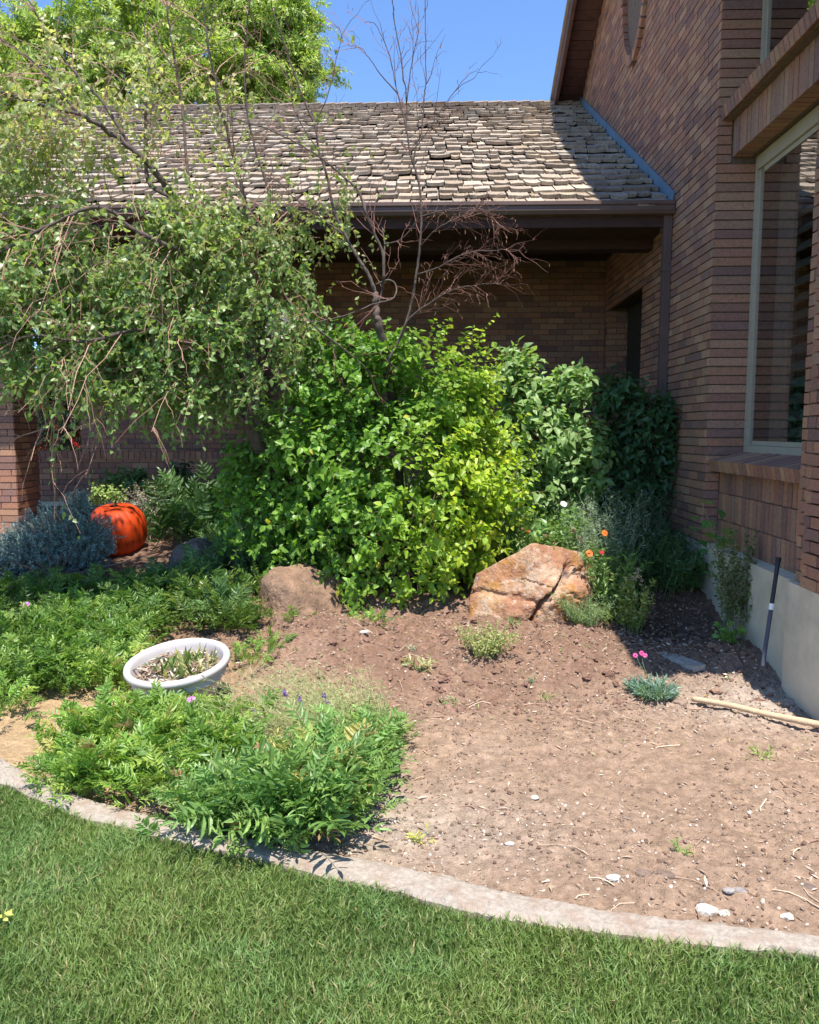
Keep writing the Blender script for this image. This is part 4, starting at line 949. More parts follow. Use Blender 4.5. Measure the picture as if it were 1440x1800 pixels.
def frond_frames(base, n, h, spread=1.0):
    h = h * .66
    a = R.uniform(0, 6.28, n); el = R.uniform(.25, 1.35, n); L = h * R.uniform(.45, 1.35, n)
    d = np.stack([np.cos(a) * np.cos(el), np.sin(a) * np.cos(el), np.sin(el)], -1)
    P = base + np.stack([np.cos(a), np.sin(a), 0 * a], -1) * (R.uniform(0, .10, n) * spread)[:, None] + [0, 0, 0]
    P[:, 2] += R.uniform(0, .75, n) * h
    return P, frames(d, UP + R.normal(0, .35, (n, 3)), L)
def put_fronds(mb, T, P, M, col):
    k = R.integers(0, len(T), len(P))
    for i, (V, F, C) in enumerate(T):
        j = np.where(k == i)[0]
        if not len(j): continue
        W_ = np.einsum('nij,vj->nvi', M[j], V) + P[j][:, None]; nv = len(V); off = (np.arange(len(j)) * nv)[:, None, None]
        mb.add(W_.reshape(-1, 3), [(f[None] + off).reshape(-1, f.shape[1]) for f in F], (col[j][:, None] * C[None]).reshape(-1, 3))
FR_MESH = {}
def frond_mesh(T, i, c, key):
    if (key, i) not in FR_MESH: V, F, C = T[i]; FR_MESH[(key, i)] = newmesh('frond', V, F, C * c, M_LEAF)
    return FR_MESH[(key, i)]
GREEN = [[.19, .32, .06], [.24, .38, .07], [.14, .25, .045], [.32, .42, .09]]
GREENB = [[.17, .30, .08], [.21, .34, .10], [.13, .24, .06], [.24, .36, .10]]
def clump(x, y, h, n, label, cols=GREEN, T=FT, key='a', nind=24, group='feathery clumps at the lawn edge', name='feathery_plant', spread=1.4):
    n = int(n * 1.5); p = atT(x, y); t = empty(name, (0, 0, 0), label, 'plant', group); base = np.array(p); mb = MB()
    P, M = frond_frames(base, n, h, spread * 1.3); c = palette(n, cols, None, .22); dd = R.random(n) < .05; c[dd] = [.42, .38, .12]; dd = R.random(n) < .035; c[dd] = [.34, .22, .12]; D_ = np.linalg.norm(P + M[:, :, 1] * .6 - CAM, axis=1)
    o_ = np.argsort(D_); ind = o_[:nind]; rest = o_[nind:]
    for i in ind:
        ci = int(R.integers(len(cols))); o = link('frond', frond_mesh(T, int(R.integers(len(T))), np.array(cols[ci]), key + str(ci)), t)
        o.matrix_local = Matrix([[*M[i][r], P[i][r]] for r in range(3)] + [[0, 0, 0, 1]])
    put_fronds(mb, T, P[rest], M[rest], c[rest]); mb.build('foliage', M_LEAF, t, kind='stuff'); return t
for x, y, h, n, lab in ((130, 1388, .19, 60, 'leftmost feathery clump spilling towards the pale curb at the left edge'),
    (185, 1385, .22, 80, 'bright feathery clump at the curb, second from the left end of the front planting'),
    (205, 1320, .26, 80, 'bright green feathery clump below the left side of the white pot'),
    (150, 1325, .20, 60, 'feathery clump beside dry ground at the far left of the bed'),
    (300, 1345, .24, 90, 'bright feathery clump directly under the white pot'),
    (290, 1410, .24, 50, 'thin feathery clump with dry stems beside the curb below the pot'),
    (380, 1365, .24, 80, 'light green feathery clump below the right side of the pot')):
    clump(x, y, h, n, lab)
for x, y, h, n, lab in ((370, 1448, .20, 80, 'low dense clump hanging over the curb near the middle of the front planting'),
    (440, 1462, .27, 130, 'tall bluish green clump overhanging the curb, just left of the tallest clump'),
    (520, 1475, .31, 140, 'tallest green clump at the curb, right end of the front planting'),
    (580, 1450, .30, 120, 'green clump at the right end of the planting beside bare soil'),
    (490, 1405, .20, 110, 'bluish green clump behind the tallest clump at the curb'),
    (605, 1385, .27, 100, 'green clump between the purple flowers and the bare soil'),
    (650, 1325, .20, 70, 'low ragged green clump at the right edge of the planting by the soil')):
    clump(x, y, h, n, lab, GREENB, FT2[:2] + FT, 'b')
for x, y, h, n, lab in ((10, 1262, .20, 40, 'grassy green clump at the left picture edge above the curb'), (215, 1215, .27, 60, 'green clump leaning against the left side of the white pot'), (485, 1150, .14, 26, 'small feathery clump on soil right of the white pot'), (515, 1105, .17, 16, 'grey green feathery sprout in front of the brown boulder'), (645, 1105, .14, 24, 'small feathery weed in the soil right of the brown boulder'), (425, 1175, .14, 30, 'low clump touching the right rim of the pot')):
    clump(x, y, h, n, lab, GREEN, FT, 'a', 14, 'feathery clumps around the pot')
gc = MB(); nc = 270
for _ in range(nc):
    x, y = R.uniform(-60, 470), R.uniform(985, 1240)
    if y > 1100 + (470 - x) * .28 + 25 or (235 < x < 440 and y > 1125) : continue
    if x > 430 and y > 1075: continue
    if y < 1055 and 255 < x < 460: continue
    if y < 1052 and x < 275: continue
    p = atT(x, y); n = 22; P, M = frond_frames(p, n, .27, 1.6); sh_ = .8 + .35 * noise(p * 1.3, 4)
    put_fronds(gc, FT, P, M, palette(n, [[.16, .29, .06], [.21, .34, .07], [.13, .24, .05], [.27, .38, .08]], None, .18) * sh_)
for _ in range(60):
    x, y = R.uniform(380, 470), R.uniform(925, 1010)
    p = atT(x, y); n = 16; P, M = frond_frames(p, n, .28, 1.6); put_fronds(gc, FT, P, M, palette(n, [[.16, .27, .09], [.20, .31, .12]], None, .18))
for x, y in ((330, 930), (360, 925), (345, 1010), (310, 1025), (365, 1040), (400, 1075), (330, 1040)):
    p = atT(x, y + 25); P, M = frond_frames(p, 20, .30, 1.6); put_fronds(gc, FT, P, M, palette(24, [[.15, .26, .10], [.11, .2, .07]], None, .18))
for _ in range(26):
    x, y = R.uniform(250, 430), R.uniform(1235, 1320); p = atT(x, y + 40); P, M = frond_frames(p, 18, .2, 1.6); put_fronds(gc, FT, P, M, palette(18, GREEN, None, .18))
o = gc.build('ground_cover', M_LEAF); tag(o, 'mass of feathery green leaves filling the left of the bed behind the pot', 'ground cover', kind='stuff')

gb = MB()  # added plants, hidden by the shrubs, kept dark to cut bounce into the porch
for _ in range(100):
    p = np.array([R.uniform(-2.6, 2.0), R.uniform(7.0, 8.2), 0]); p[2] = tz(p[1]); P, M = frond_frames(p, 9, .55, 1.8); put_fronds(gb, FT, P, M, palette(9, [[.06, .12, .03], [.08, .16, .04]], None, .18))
o = gb.build('ground_cover', M_LEAF); tag(o, 'added dark green ground cover, unseen behind the shrubs, cutting bounce light into the porch', 'ground cover', kind='stuff')

# ================================================================== rocks
def ico(sub):
    import bmesh
    bm = bmesh.new(); bmesh.ops.create_icosphere(bm, subdivisions=sub, radius=1); V = np.array([v.co[:] for v in bm.verts]); F = np.array([[v.index for v in f.verts] for f in bm.faces]); bm.free(); return V, F
ICO5 = ico(5); ICO6 = ico(6); ICO2 = ico(2); ICO1 = ico(1)
def rock(name, label, c, rad, planes, m, seed, rough=.03, crack=None, cat='boulder', soft=10., tagit=True, parent=None):
    d, F = ICO6 if name == 'red_boulder' else ICO5; N = nrm(np.array([p[:3] for p in planes])); h = np.array([p[3] for p in planes])
    dn = np.clip(d @ N.T, 1e-3, None); r = h / dn; rr = np.minimum((np.sum(np.minimum(r, 50) ** -soft, 1)) ** (-1 / soft), 1.12)
    rr = rr * (1 + rough * fbm(d * 2.2 + seed, 4, seed) + rough * .35 * fbm(d * 11 + seed, 3, seed + 5))
    P = d * rr[:, None]
    if crack:
        for (n_, o_, wd, dp, msk) in crack:
            n_ = nrm(np.array(n_, float)); q = P @ n_ - o_ + .05 * fbm(P * 3, 3, seed + 9) + .015 * fbm(P * 14, 2, seed); k = np.exp(-(q / wd) ** 2) * (P @ nrm(np.array(msk, float)) > .0)
            P = P * (1 - dp * k)[:, None]
    P = P * np.array(rad) + np.array(c)
    o = link(name, newmesh(name, P, [F], None, m, False), parent)
    if tagit: tag(o, label, cat)
    return o
gen = [(R.normal(), R.normal(), R.normal(), R.uniform(.78, .95)) for _ in range(9)]
cR = atY(942, 1048, 5.9)
rock('red_boulder', 'angular rust red boulder with a dark diagonal crack right of the shrub', cR, (.52, .42, .49),
     [(-.55, -.75, .55, .62), (.38, -.62, .72, .66), (.9, -.3, .35, .80), (-1, .05, .15, .92), (0, 1, .2, .9), (.1, .3, 1, .74), (-.15, -1, -.1, .80), (.55, -.85, -.1, .74), (0, 0, -1, .9), (-.5, .2, .9, .72)], M_ROCKR, 3, .045,
     [((.80, .0, -.60), .02, .030, .24, (-.2, -1, -.1)), ((-.2, -.3, .9), .33, .03, .08, (-.2, -1, .2)), ((.3, .2, .9), .12, .014, .05, (1, -.6, 0))], soft=44)
cB = atY(535, 1098, 5.75)
rock('brown_boulder', 'rounded brown boulder half covered in loose soil below the left of the shrub', cB, (.40, .38, .42), [(-1, -.2, .1, .86), (-.5, -.8, .5, .82), (.6, -.5, .75, .62), (.1, -.1, 1, .86), (1, 0, .3, .85), (0, -1, .1, .85), (0, 1, 0, .9)] + gen[:3], M_ROCKB, 8, .08, soft=9)
rock('grey_boulder', 'dark grey boulder in front of the pale dry shrub, upper one of two', atY(345, 985, 6.6), (.25, .25, .16), [(-.6, -.6, .8, .7), (.7, -.5, .8, .7), (0, -1, .2, .85)] + gen[3:7], M_ROCKG, 12, .08, soft=12)
rock('grey_boulder', 'dark grey boulder nearer the trunk, lower right one of two', atY(395, 1042, 6.15), (.17, .18, .14), [(-.7, -.6, .7, .72), (.7, -.5, .8, .75), (0, -1, .2, .85)] + gen[5:9], M_ROCKG, 15, .08, soft=12)

# ================================================================== white pot, pumpkin
pc = atT(312, 1246); pc[1] += .12; pc[2] = -.02
ax_, ay_ = math.radians(10), math.radians(-3.5)
RX = np.array([[1, 0, 0], [0, math.cos(ax_), -math.sin(ax_)], [0, math.sin(ax_), math.cos(ax_)]]); RY = np.array([[math.cos(ay_), 0, math.sin(ay_)], [0, 1, 0], [-math.sin(ay_), 0, math.cos(ay_)]]); MP = RY @ RX
pot = empty('flower_pot', (0, 0, 0), 'wide off white plastic pot tilted in the green plants, filled with dry debris', 'pot')
mb = MB(); rO = .292
prof = [(.0, .0), (.155, .0), (.17, .02), (.235, .16), (.252, .185), (.262, .19), (.262, .205), (.255, .212), (.262, .235), (.278, .242), (.290, .252), (.294, .266), (.290, .280), (.276, .288), (.262, .284), (.254, .272), (.250, .25), (.235, .18), (.225, .13)]
lathe(mb, prof, 72, M=MP, P=pc); mb.build('pot_shell', M_POT, pot, True)
mb = MB(); a = np.linspace(0, 2 * math.pi, 49)[:-1]; V = []
for r_ in np.linspace(.02, .242, 12): V += [(r_ * math.cos(q), r_ * math.sin(q), .205 + .018 * float(noise(np.array([r_ * 30 * math.cos(q), r_ * 30 * math.sin(q), 3.]), 4))) for q in a]
F = np.array([[i * 48 + j, i * 48 + (j + 1) % 48, i * 48 + 48 + (j + 1) % 48, i * 48 + 48 + j] for i in range(11) for j in range(48)])
mb.add(np.array(V) @ MP.T + pc, F, (.30, .22, .16)); mb.build('soil', M_SOIL, pot)
mb = MB(); n = 420; rr = .23 * np.sqrt(R.random(n)); q = R.uniform(0, 6.28, n); P = np.stack([rr * np.cos(q), rr * np.sin(q), .215 + R.uniform(0, .03, n)], -1) @ MP.T + pc
d = R.normal(size=(n, 3)) * [1, 1, .25]; mb.inst(LF_THIN, frames(d, UP + R.normal(0, .4, (n, 3)), R.uniform(.025, .09, n)), P, palette(n, [[.50, .42, .33], [.36, .27, .20], [.60, .54, .46], [.25, .17, .12]]))
mb.build('dry_debris', M_TWIG, pot, kind='stuff')
mb = MB(); n = 90; rr = .16 * np.sqrt(R.random(n)); q = R.uniform(0, 6.28, n); P = np.stack([rr * np.cos(q) + .05, rr * np.sin(q) * .8, np.full(n, .21)], -1) @ MP.T + pc
d = R.normal(size=(n, 3)) * [.5, .5, .2] + UP; mb.inst(LF_THIN, frames(d, R.normal(0, 1, (n, 3)), R.uniform(.05, .13, n)), P, palette(n, [[.20, .27, .08], [.40, .38, .16], [.14, .2, .06]])); mb.build('grass_tuft', M_GRASS, pot, kind='stuff')

pk = empty('pumpkin', (0, 0, 0), 'large glossy orange ribbed pumpkin partly hidden behind the blue spruce', 'pumpkin')
pcn = atY(206, 931, 7.1); mb = MB(); zz = np.linspace(-1, 1, 34)
prof = [(.262 * max(.02, (1 - abs(z) ** 2.4)) ** .5, .255 * z - .03 * math.exp(-((z - 1) / .12) ** 2)) for z in zz]
tl_ = math.radians(12); MT = np.array([[1, 0, 0], [0, math.cos(tl_), -math.sin(tl_)], [0, math.sin(tl_), math.cos(tl_)]])
lathe(mb, prof, 240, (.54, .05, .004), MT, pcn, rib=lambda a: 1 - .05 * (1 - np.abs(np.sin(a * 10)) ** .6)); mb.build('shell', M_PUMP, pk, True)
mb = MB(); tube(mb, [pcn + MT @ np.array([0, 0, .2]), pcn + MT @ np.array([.01, 0, .235]), pcn + MT @ np.array([.02, -.01, .25])], [.020, .014, .012], 8, (.16, .13, .06)); mb.build('stalk', M_TWIG, pk, True)

# ================================================================== blue spruce and small shrubs on the left
sp = empty('blue_spruce', (0, 0, 0), 'dwarf blue spruce with dense blue grey needles left of the pumpkin', 'shrub')
tw = MB(); LP = []; LD = []; sb = atT(95, 1035)
for i, (c, rad, w_) in enumerate(blobpx([(110, 945, 60, 55, 1), (60, 965, 70, 50, 1), (140, 955, 50, 50, .8), (30, 985, 60, 35, .7), (95, 985, 85, 35, .9), (140, 900, 18, 30, .2)], 6.5)):
    P, D = blob_points(c, rad, int(520 * w_), .5, .35, 3, 60 + i, (5, -.5)); D = nrm(D + R.normal(0, .25, P.shape) + [0, -.05, .25]); L = R.uniform(.07, .15, len(P))
    pts, lp, ld = twig_set(P - D * L[:, None] * .6, D, L, 34, (0, 0, .15), None, .85, .75); strips(tw, pts, .004, np.array([.18, .13, .09])); LP.append(lp); LD.append(ld)
for _ in range(16):
    q = sb + [R.normal(0, .22), R.normal(0, .1), R.uniform(.15, .4)]; tube(tw, [sb, (sb + q) / 2 + [0, 0, .05], q], [.014, .01, .005], 5, (.14, .10, .08))
tw.build('branch', M_TWIG, sp, kind='stuff'); lp = np.concatenate(LP); ld = np.concatenate(LD)
leaves(sp, LF_THIN, lp, ld, .027, palette(len(lp), [[.24, .36, .34], [.18, .28, .26], [.34, .46, .44], [.12, .19, .16]]), M_NEEDLE, 0, 'needles', .6, 1, -.1)
def small_shrub(name, label, lst, Yd, leaf, cols, ntw, tl=.14, tpl=LF_BIRCH, stemc=(.12, .09, .06), m=M_LEAF, nl=7, seed=70, nstem=10):
    Bx_ = blobpx(lst, Yd); b = Bx_[0][0].copy(); b[2] = tz(b[1])
    return shrub(name, label, 'shrub', b, Bx_, leaf, tpl, m, lambda lp: palette(len(lp), cols, None, .2), ntw, tl, nl, 0, (0, 0, 0), nstem, seed, -.5, stemc, .35, .5)
small_shrub('low_shrub', 'dark green low shrub against the brick wall above the pumpkin', [(215, 850, 45, 25, 1), (180, 870, 25, 25, .4), (245, 845, 25, 22, .4)], 8.6, .05, [[.07, .16, .045], [.10, .20, .06]], 170)
small_shrub('low_shrub', 'dark shaded shrub against the wall right of the dry pale shrub', [(318, 860, 28, 40, 1), (330, 900, 28, 35, .8)], 8.7, .05, [[.04, .09, .04], [.055, .12, .045]], 150, seed=76)
small_shrub('low_shrub', 'light yellow green sprigs just above the left side of the pumpkin', [(172, 872, 14, 16, .6), (200, 868, 20, 10, .5)], 7.6, .034, [[.30, .38, .10], [.20, .30, .07]], 60, seed=79)
small_shrub('dry_shrub', 'pale dry twiggy shrub with few grey green leaves behind the pumpkin', [(262, 890, 45, 36, 1), (290, 905, 30, 28, .5)], 7.5, .026, [[.36, .38, .24], [.48, .42, .32], [.55, .46, .38], [.26, .33, .17]], 330, .16, LF_NARROW, (.45, .36, .30), M_LEAF, 6, 82, 30)

# ================================================================== generic stemmed plants
def stem_plant(name, label, cat, base, n, h, spread, leaf, tpl, cols, nl=14, lean=(0, 0), stemc=(.2, .28, .08), sr=.002, droop=.1, curve=.3, flowers=None, m=M_LEAF, t0=.15, disc=.05, group=None, lift=.6, side=.8, wiry=.02):
    t = empty(name, (0, 0, 0), label, cat, group); base = np.array(base, float)
    a = R.uniform(0, 6.28, n); rr = np.sqrt(R.random(n)); P0 = base + np.stack([np.cos(a) * rr * disc, np.sin(a) * rr * disc, 0 * a - .01], -1)
    P0[:, 2] = gz(P0[:, 0], P0[:, 1]) - .01; H_ = h * R.uniform(.6, 1.08, n)
    off = np.stack([np.cos(a) * rr * spread + lean[0], np.sin(a) * rr * spread + lean[1], H_], -1); k = 7; tt = np.linspace(0, 1, k)
    pts = P0[:, None] + np.stack([off[:, None, 0] * tt ** (1 + curve) , off[:, None, 1] * tt ** (1 + curve), off[:, None, 2] * (tt ** (1 - curve * .4))], -1)
    pts[:, 1:] += R.normal(0, wiry * h, (n, k - 1, 3)); mb = MB(); strips(mb, pts, sr, np.array(stemc)); mb.build('stems', M_TWIG, t, kind='stuff')
    if nl:
        f = np.sort(R.uniform(t0, 1, (n, nl)), 1) * (k - 1.001); i = f.astype(int); w_ = (f - i)[..., None]; ar = np.arange(n)[:, None]
        lp = (pts[ar, i] * (1 - w_) + pts[ar, i + 1] * w_).reshape(-1, 3); T = nrm(pts[ar, i + 1] - pts[ar, i]).reshape(-1, 3)
        s = rdir(len(lp)); s = nrm(s - T * np.sum(s * T, 1, keepdims=True)); ld = nrm(T * lift + s * side)
        leaves(t, tpl, lp, ld, leaf, palette(len(lp), cols, None, .18), m, 0, 'foliage', .8, .6, droop)
    return t, pts
def flower(t, p, size, cols, kind='daisy', nrm_=(0, -.4, 1), cc=(.4, .2, .03)):
    mb = MB(); nv = nrm(np.array(nrm_, float) + R.normal(0, .15, 3)); s = nrm(np.cross(nv, [1, .1, 0])); s2 = np.cross(nv, s)
    if kind == 'daisy':
        m = 14; a = np.arange(m) / m * 6.283; d = np.cos(a)[:, None] * s + np.sin(a)[:, None] * s2 + nv * .12
        mb.inst((LF_SMALL[0] * [1.1, 1, 1], LF_SMALL[1]), frames(d, np.tile(nv, (m, 1)), np.full(m, size / 2)), np.tile(p, (m, 1)), palette(m, cols, None, .1)); V, F = ICO1; mb.add(V * size * .13 + p + nv * size * .03, F, cc)
    else:
        m = 40; d = nrm(rdir(m) + nv * .9); mb.inst(LF_SMALL, frames(d, rdir(m), np.full(m, size * .4)), p + rdir(m) * size * .16, palette(m, cols, None, .15))
    mb.build('flower', M_PETAL, t)
def spike(t, p, h, r, cols, n=40, d=(0, 0, 1), name='flower'):
    mb = MB(); z = R.random(n); d = nrm(np.array(d, float)); P = p + d * (z * h)[:, None] + rdir(n) * (r * (1.1 - z * .6))[:, None]; mb.inst(LF_SMALL, frames(nrm(rdir(n) + d * .6), rdir(n), np.full(n, r * 1.3)), P, palette(n, cols, None, .2)); mb.build(name, M_PETAL, t)
def at_depth_of(x, y, base): return atY(x, y, base[1])
# flowering plants behind the red boulder
b = atT(1065, 1045); b[1] = 6.15; b[2] = tz(6.15)
t, _ = stem_plant('silvery_perennial', 'tall feathery grey green perennial between the red boulder and the wall shade', 'plant', b, 120, .80, .24, .028, LF_THIN, [[.22, .30, .19], [.28, .36, .25], [.16, .24, .13], [.40, .46, .38]], 46, (-.03, 0), (.25, .3, .18), .0016, disc=.14, wiry=.03)
t, _ = stem_plant('silvery_perennial', 'feathery perennial coloured dim for the wall shade, right of the silvery one', 'plant', (1.62, 6.45, 0), 110, .75, .24, .034, LF_THIN, [[.07, .12, .06], [.10, .15, .08]], 40, (.02, 0), (.1, .12, .07), .0016, disc=.16)  # same plant again, wall shade put into its darker leaf and stem colours
b2 = np.array(atT(1075, 1075)); b2[1] = 5.85
t, _ = stem_plant('blanket_flower', 'leafy plant with three orange red daisies right of the red boulder', 'plant', b2, 70, .50, .16, .060, LF_NARROW, [[.15, .25, .07], [.20, .31, .09], [.11, .2, .05]], 22, (-.02, .0), disc=.12)
for x, y, s_, cl in ((1063, 937, .055, [[.75, .16, .03], [.80, .30, .04]]), (1036, 973, .062, [[.75, .17, .05], [.78, .28, .08]]), (1058, 971, .04, [[.50, .03, .05]])): flower(t, atY(x, y, 5.72), s_, cl, nrm_=(0, -.8, .7))
b3 = np.array(atT(960, 1060)); b3[1] = 6.45; b3[2] = tz(6.45)
t, _ = stem_plant('white_flower_plant', 'leafy green plant with one round white bloom above the red boulder', 'plant', b3, 70, .66, .22, .075, LF_OVAL, [[.17, .28, .08], [.22, .34, .12], [.12, .22, .06]], 14, (.06, 0), disc=.22)
flower(t, atY(991, 886, 6.2), .062, [[.85, .83, .80]], 'daisy', (0, -.8, .5), (.7, .65, .4)); flower(t, atY(905, 897, 6.3), .04, [[.85, .82, .76]], 'ball')
t, _ = stem_plant('pink_flower_plant', 'low plant with faded pink flower heads along the top of the red boulder', 'plant', (1.02, 6.3, 0), 80, .48, .26, .045, LF_NARROW, [[.18, .28, .09], [.14, .22, .06], [.24, .33, .13]], 18, (0, 0), disc=.26)
for x, y, s_, c_ in ((1008, 933, .06, [.72, .50, .42]), (1018, 945, .04, [.66, .42, .36]), (960, 942, .035, [.75, .45, .42]), (945, 940, .035, [.80, .52, .48]), (1024, 952, .035, [.55, .25, .22]), (975, 955, .03, [.6, .32, .26]), (928, 935, .035, [.75, .25, .08]), (918, 930, .03, [.70, .40, .30])): flower(t, atY(x, y, 6.15), s_, [c_, [c_[0] * .8, c_[1] * .7, c_[2] * .7]], 'ball')
for lab, x, y, n, h, sp_ in (('bushy green plant filling the gap left of the pink flower heads', 905, 1010, 60, .55, .2), ('bright leafy tuft at the foot of the pale large leaved shrub', 985, 985, 60, .50, .22)):
    p = np.array(atT(x, y + 30)); p[1] = 6.5; stem_plant('leafy_perennial', lab, 'plant', p, n, h, sp_, .05, LF_NARROW, [[.17, .28, .07], [.13, .22, .06], [.24, .34, .10]], 20, disc=.18)
for x, y, h in ((1150, 1020, .42), (1180, 1000, .40), (1115, 1010, .45)):
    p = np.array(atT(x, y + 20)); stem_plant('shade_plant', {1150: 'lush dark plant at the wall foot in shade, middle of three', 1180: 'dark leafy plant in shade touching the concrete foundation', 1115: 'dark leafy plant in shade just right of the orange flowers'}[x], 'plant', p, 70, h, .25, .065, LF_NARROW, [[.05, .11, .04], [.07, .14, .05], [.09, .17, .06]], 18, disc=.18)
p = np.array(atT(1205, 1045)); stem_plant('leafy_weed', 'broad leaved green weed in front of the foundation in the shade', 'plant', p, 22, .28, .16, .085, LF_OVAL, [[.09, .19, .06], [.12, .23, .08]], 8, disc=.06)
p = np.array(atT(1112, 1100)); stem_plant('yellowish_shrublet', 'small upright yellow green shrub with dry flower tops at the edge of the wall shade', 'plant', p, 34, .40, .10, .035, LF_OVAL, [[.34, .38, .09], [.26, .34, .08], [.45, .42, .16], [.17, .25, .06]], 30, (.0, 0), disc=.07)
t = bpy.data.objects['yellowish_shrublet']
for x, y in ((1122, 1003), (1118, 1012), (1127, 1020), (1112, 1018), (1095, 1030)): spike(t, atY(x, y + 8, p[1]), .05, .014, [[.62, .47, .30], [.70, .55, .38]], 26, name='dry_flower_head')
p = np.array(atT(1022, 1098)); stem_plant('feathery_mound', 'soft grey green feathery mound in front of the red boulder', 'plant', p, 110, .22, .20, .024, LF_THIN, [[.22, .30, .15], [.28, .37, .20], [.17, .25, .11]], 34, disc=.08, wiry=.05)
p = np.array(atT(1068, 1088)); stem_plant('yellow_green_tuft', 'small yellow green leafy tuft between the feathery mound and the wall shade', 'plant', p, 40, .13, .14, .030, LF_OVAL, [[.34, .42, .10], [.25, .35, .09]], 10, disc=.09)
p = np.array(atT(850, 1160)); stem_plant('olive_herb', 'small olive yellow woody herb on bare soil below the red boulder', 'plant', p, 70, .19, .17, .019, LF_OVAL, [[.40, .41, .17], [.33, .37, .13], [.50, .48, .24], [.22, .26, .09]], 26, (.03, 0), disc=.06, wiry=.05)
# blue green dianthus cushion with two pink blooms
p = np.array(atT(1150, 1232)); t, _ = stem_plant('dianthus_cushion', 'blue green spiky cushion plant on bare soil with pink blooms above', 'plant', p + [0, .05, 0], 150, .085, .085, .044, LF_THIN, [[.22, .33, .27], [.28, .39, .33], [.16, .25, .19]], 9, disc=.07, lift=1.0, side=.5)
mb = MB(); tube(mb, spline([p + [0, .05, .08], atY(1133, 1175, p[1] + .05), atY(1128, 1150, p[1] + .06)], 4), .0014, 4, (.2, .3, .15)); tube(mb, spline([p + [0, .05, .08], atY(1126, 1170, p[1] + .05), atY(1118, 1150, p[1] + .06)], 4), .0014, 4, (.2, .3, .15)); mb.build('flower_stalk', M_TWIG, t)
for x, y in ((1128, 1148), (1117, 1152), (1134, 1152)): flower(t, atY(x, y, p[1] + .05), .032, [[.80, .16, .38], [.72, .10, .32]], 'daisy', (0, -.8, .6), (.5, .05, .2))
# lavender patch with fallen stalks
p = np.array(atT(600, 1285)); t, _ = stem_plant('purple_flowering_herb', 'sprawling olive herb patch with a few purple flower spikes behind the tall clumps', 'plant', p, 420, .24, .26, .032, LF_THIN, [[.34, .38, .17], [.42, .43, .22], [.24, .30, .12]], 12, (-.30, .02), (.42, .40, .2), .0016, disc=.28, wiry=.05)
for x, y in ((450, 1255), (446, 1277), (532, 1233), (532, 1262), (576, 1231), (455, 1290), (505, 1222)): spike(t, atY(x, y + 6, p[1] - .12), .05, .010, [[.13, .06, .30], [.20, .10, .42], [.28, .2, .45]], 34, (-.4, 0, 1))
# purple knapweed blooms
for x, y, yy_, lab in ((337, 1230, 1290, 'single purple pink bloom standing just below the white pot rim'), (46, 1063, 1120, 'single purple pink bloom at the far left above the green mass')):
    b = np.array(atT(x, yy_)); t = empty('knapweed_bloom', (0, 0, 0), lab, 'flower'); q = atY(x, y, b[1]); mb = MB(); tube(mb, spline([b, (b + q) / 2 + [.01, 0, 0], q], 4), .0018, 4, (.2, .3, .1)); mb.build('stalk', M_TWIG, t); flower(t, q, .055, [[.62, .22, .58], [.75, .40, .70]], 'daisy', (0, -.5, 1), (.6, .3, .55))

# ================================================================== sapling, vine, rod and slab by the foundation
ml = []; a = np.array([-2.5, -1.9, -1.35, -1.0, -.62, -.35, 0, .35, .62, 1.0, 1.35, 1.9, 2.5]); r_ = np.array([.45, .62, .50, .72, .52, .66, 1.0, .66, .52, .72, .50, .62, .45])
V = [(0, 0, 0)] + [(math.sin(q) * s_ * .62, .30 + math.cos(q) * s_ * .62, .06 * abs(math.sin(q)) - .08 * s_) for q, s_ in zip(a, r_)] + [(0, .30, 0)]
LF_MAPLE = (np.array(V, float), [np.array([[14, i + 1, i] for i in range(1, 13)] + [[0, 14, 1], [0, 13, 14]])])
sg = empty('maple_sapling', (0, 0, 0), 'thin sapling with large lobed leaves in front of the foundation', 'sapling'); b = np.array(atT(1270, 1085)); Yb = b[1]
mb = MB(); P = spline([b, atY(1266, 1010, Yb), atY(1258, 950, Yb), atY(1240, 900, Yb), atY(1232, 880, Yb)], 5); tube(mb, P, np.linspace(.006, .003, len(P)), 5, (.25, .22, .12))
LS_ = ((1232, 880, .16), (1222, 908, .12), (1252, 915, .15), (1268, 895, .11), (1280, 930, .15), (1228, 948, .11), (1258, 958, .11), (1245, 935, .13), (1262, 940, .12), (1212, 925, .10), (1290, 950, .11), (1240, 965, .09), (1256, 985, .05), (1275, 1015, .055), (1262, 1020, .05), (1280, 1040, .06), (1268, 1050, .05), (1258, 1010, .05), (1285, 1025, .05))
for x, y, s_ in LS_:
    q = atY(x, y, Yb + R.uniform(-.08, .08)); k = P[min(len(P) - 1, int(np.argmin(np.abs(P[:, 2] - q[2] + .04))))]; tube(mb, [k, (k + q) / 2 + [0, 0, .01], q], .0014, 3, (.35, .25, .12), False)
mb.build('stem', M_TWIG, sg)
for x, y, s_ in LS_:
    q = atY(x, y, Yb + R.uniform(-.08, .08)); mb = MB(); d = np.array([[R.normal(0, .6), -.8 + R.normal(0, .3), R.uniform(-.7, .0)]])
    mb.inst(LF_MAPLE, frames(d, UP + np.array([[R.normal(0, .3), -.5, 0]]), np.array([s_])), q[None], palette(1, [[.13, .26, .05], [.10, .22, .06], [.20, .30, .05]])); mb.build('leaf', M_LEAF, sg)
p = np.array(atT(1305, 1130)); p[0] -= .05
stem_plant('creeping_vine', 'upright column of small leaved vine against the foundation, left of the thin rod', 'vine', p, 46, .74, .10, .024, LF_OVAL, [[.13, .19, .06], [.18, .24, .08], [.24, .27, .11], [.08, .13, .045]], 70, (-.03, .05), (.3, .25, .18), .0018, disc=.07, t0=.25, wiry=.03)
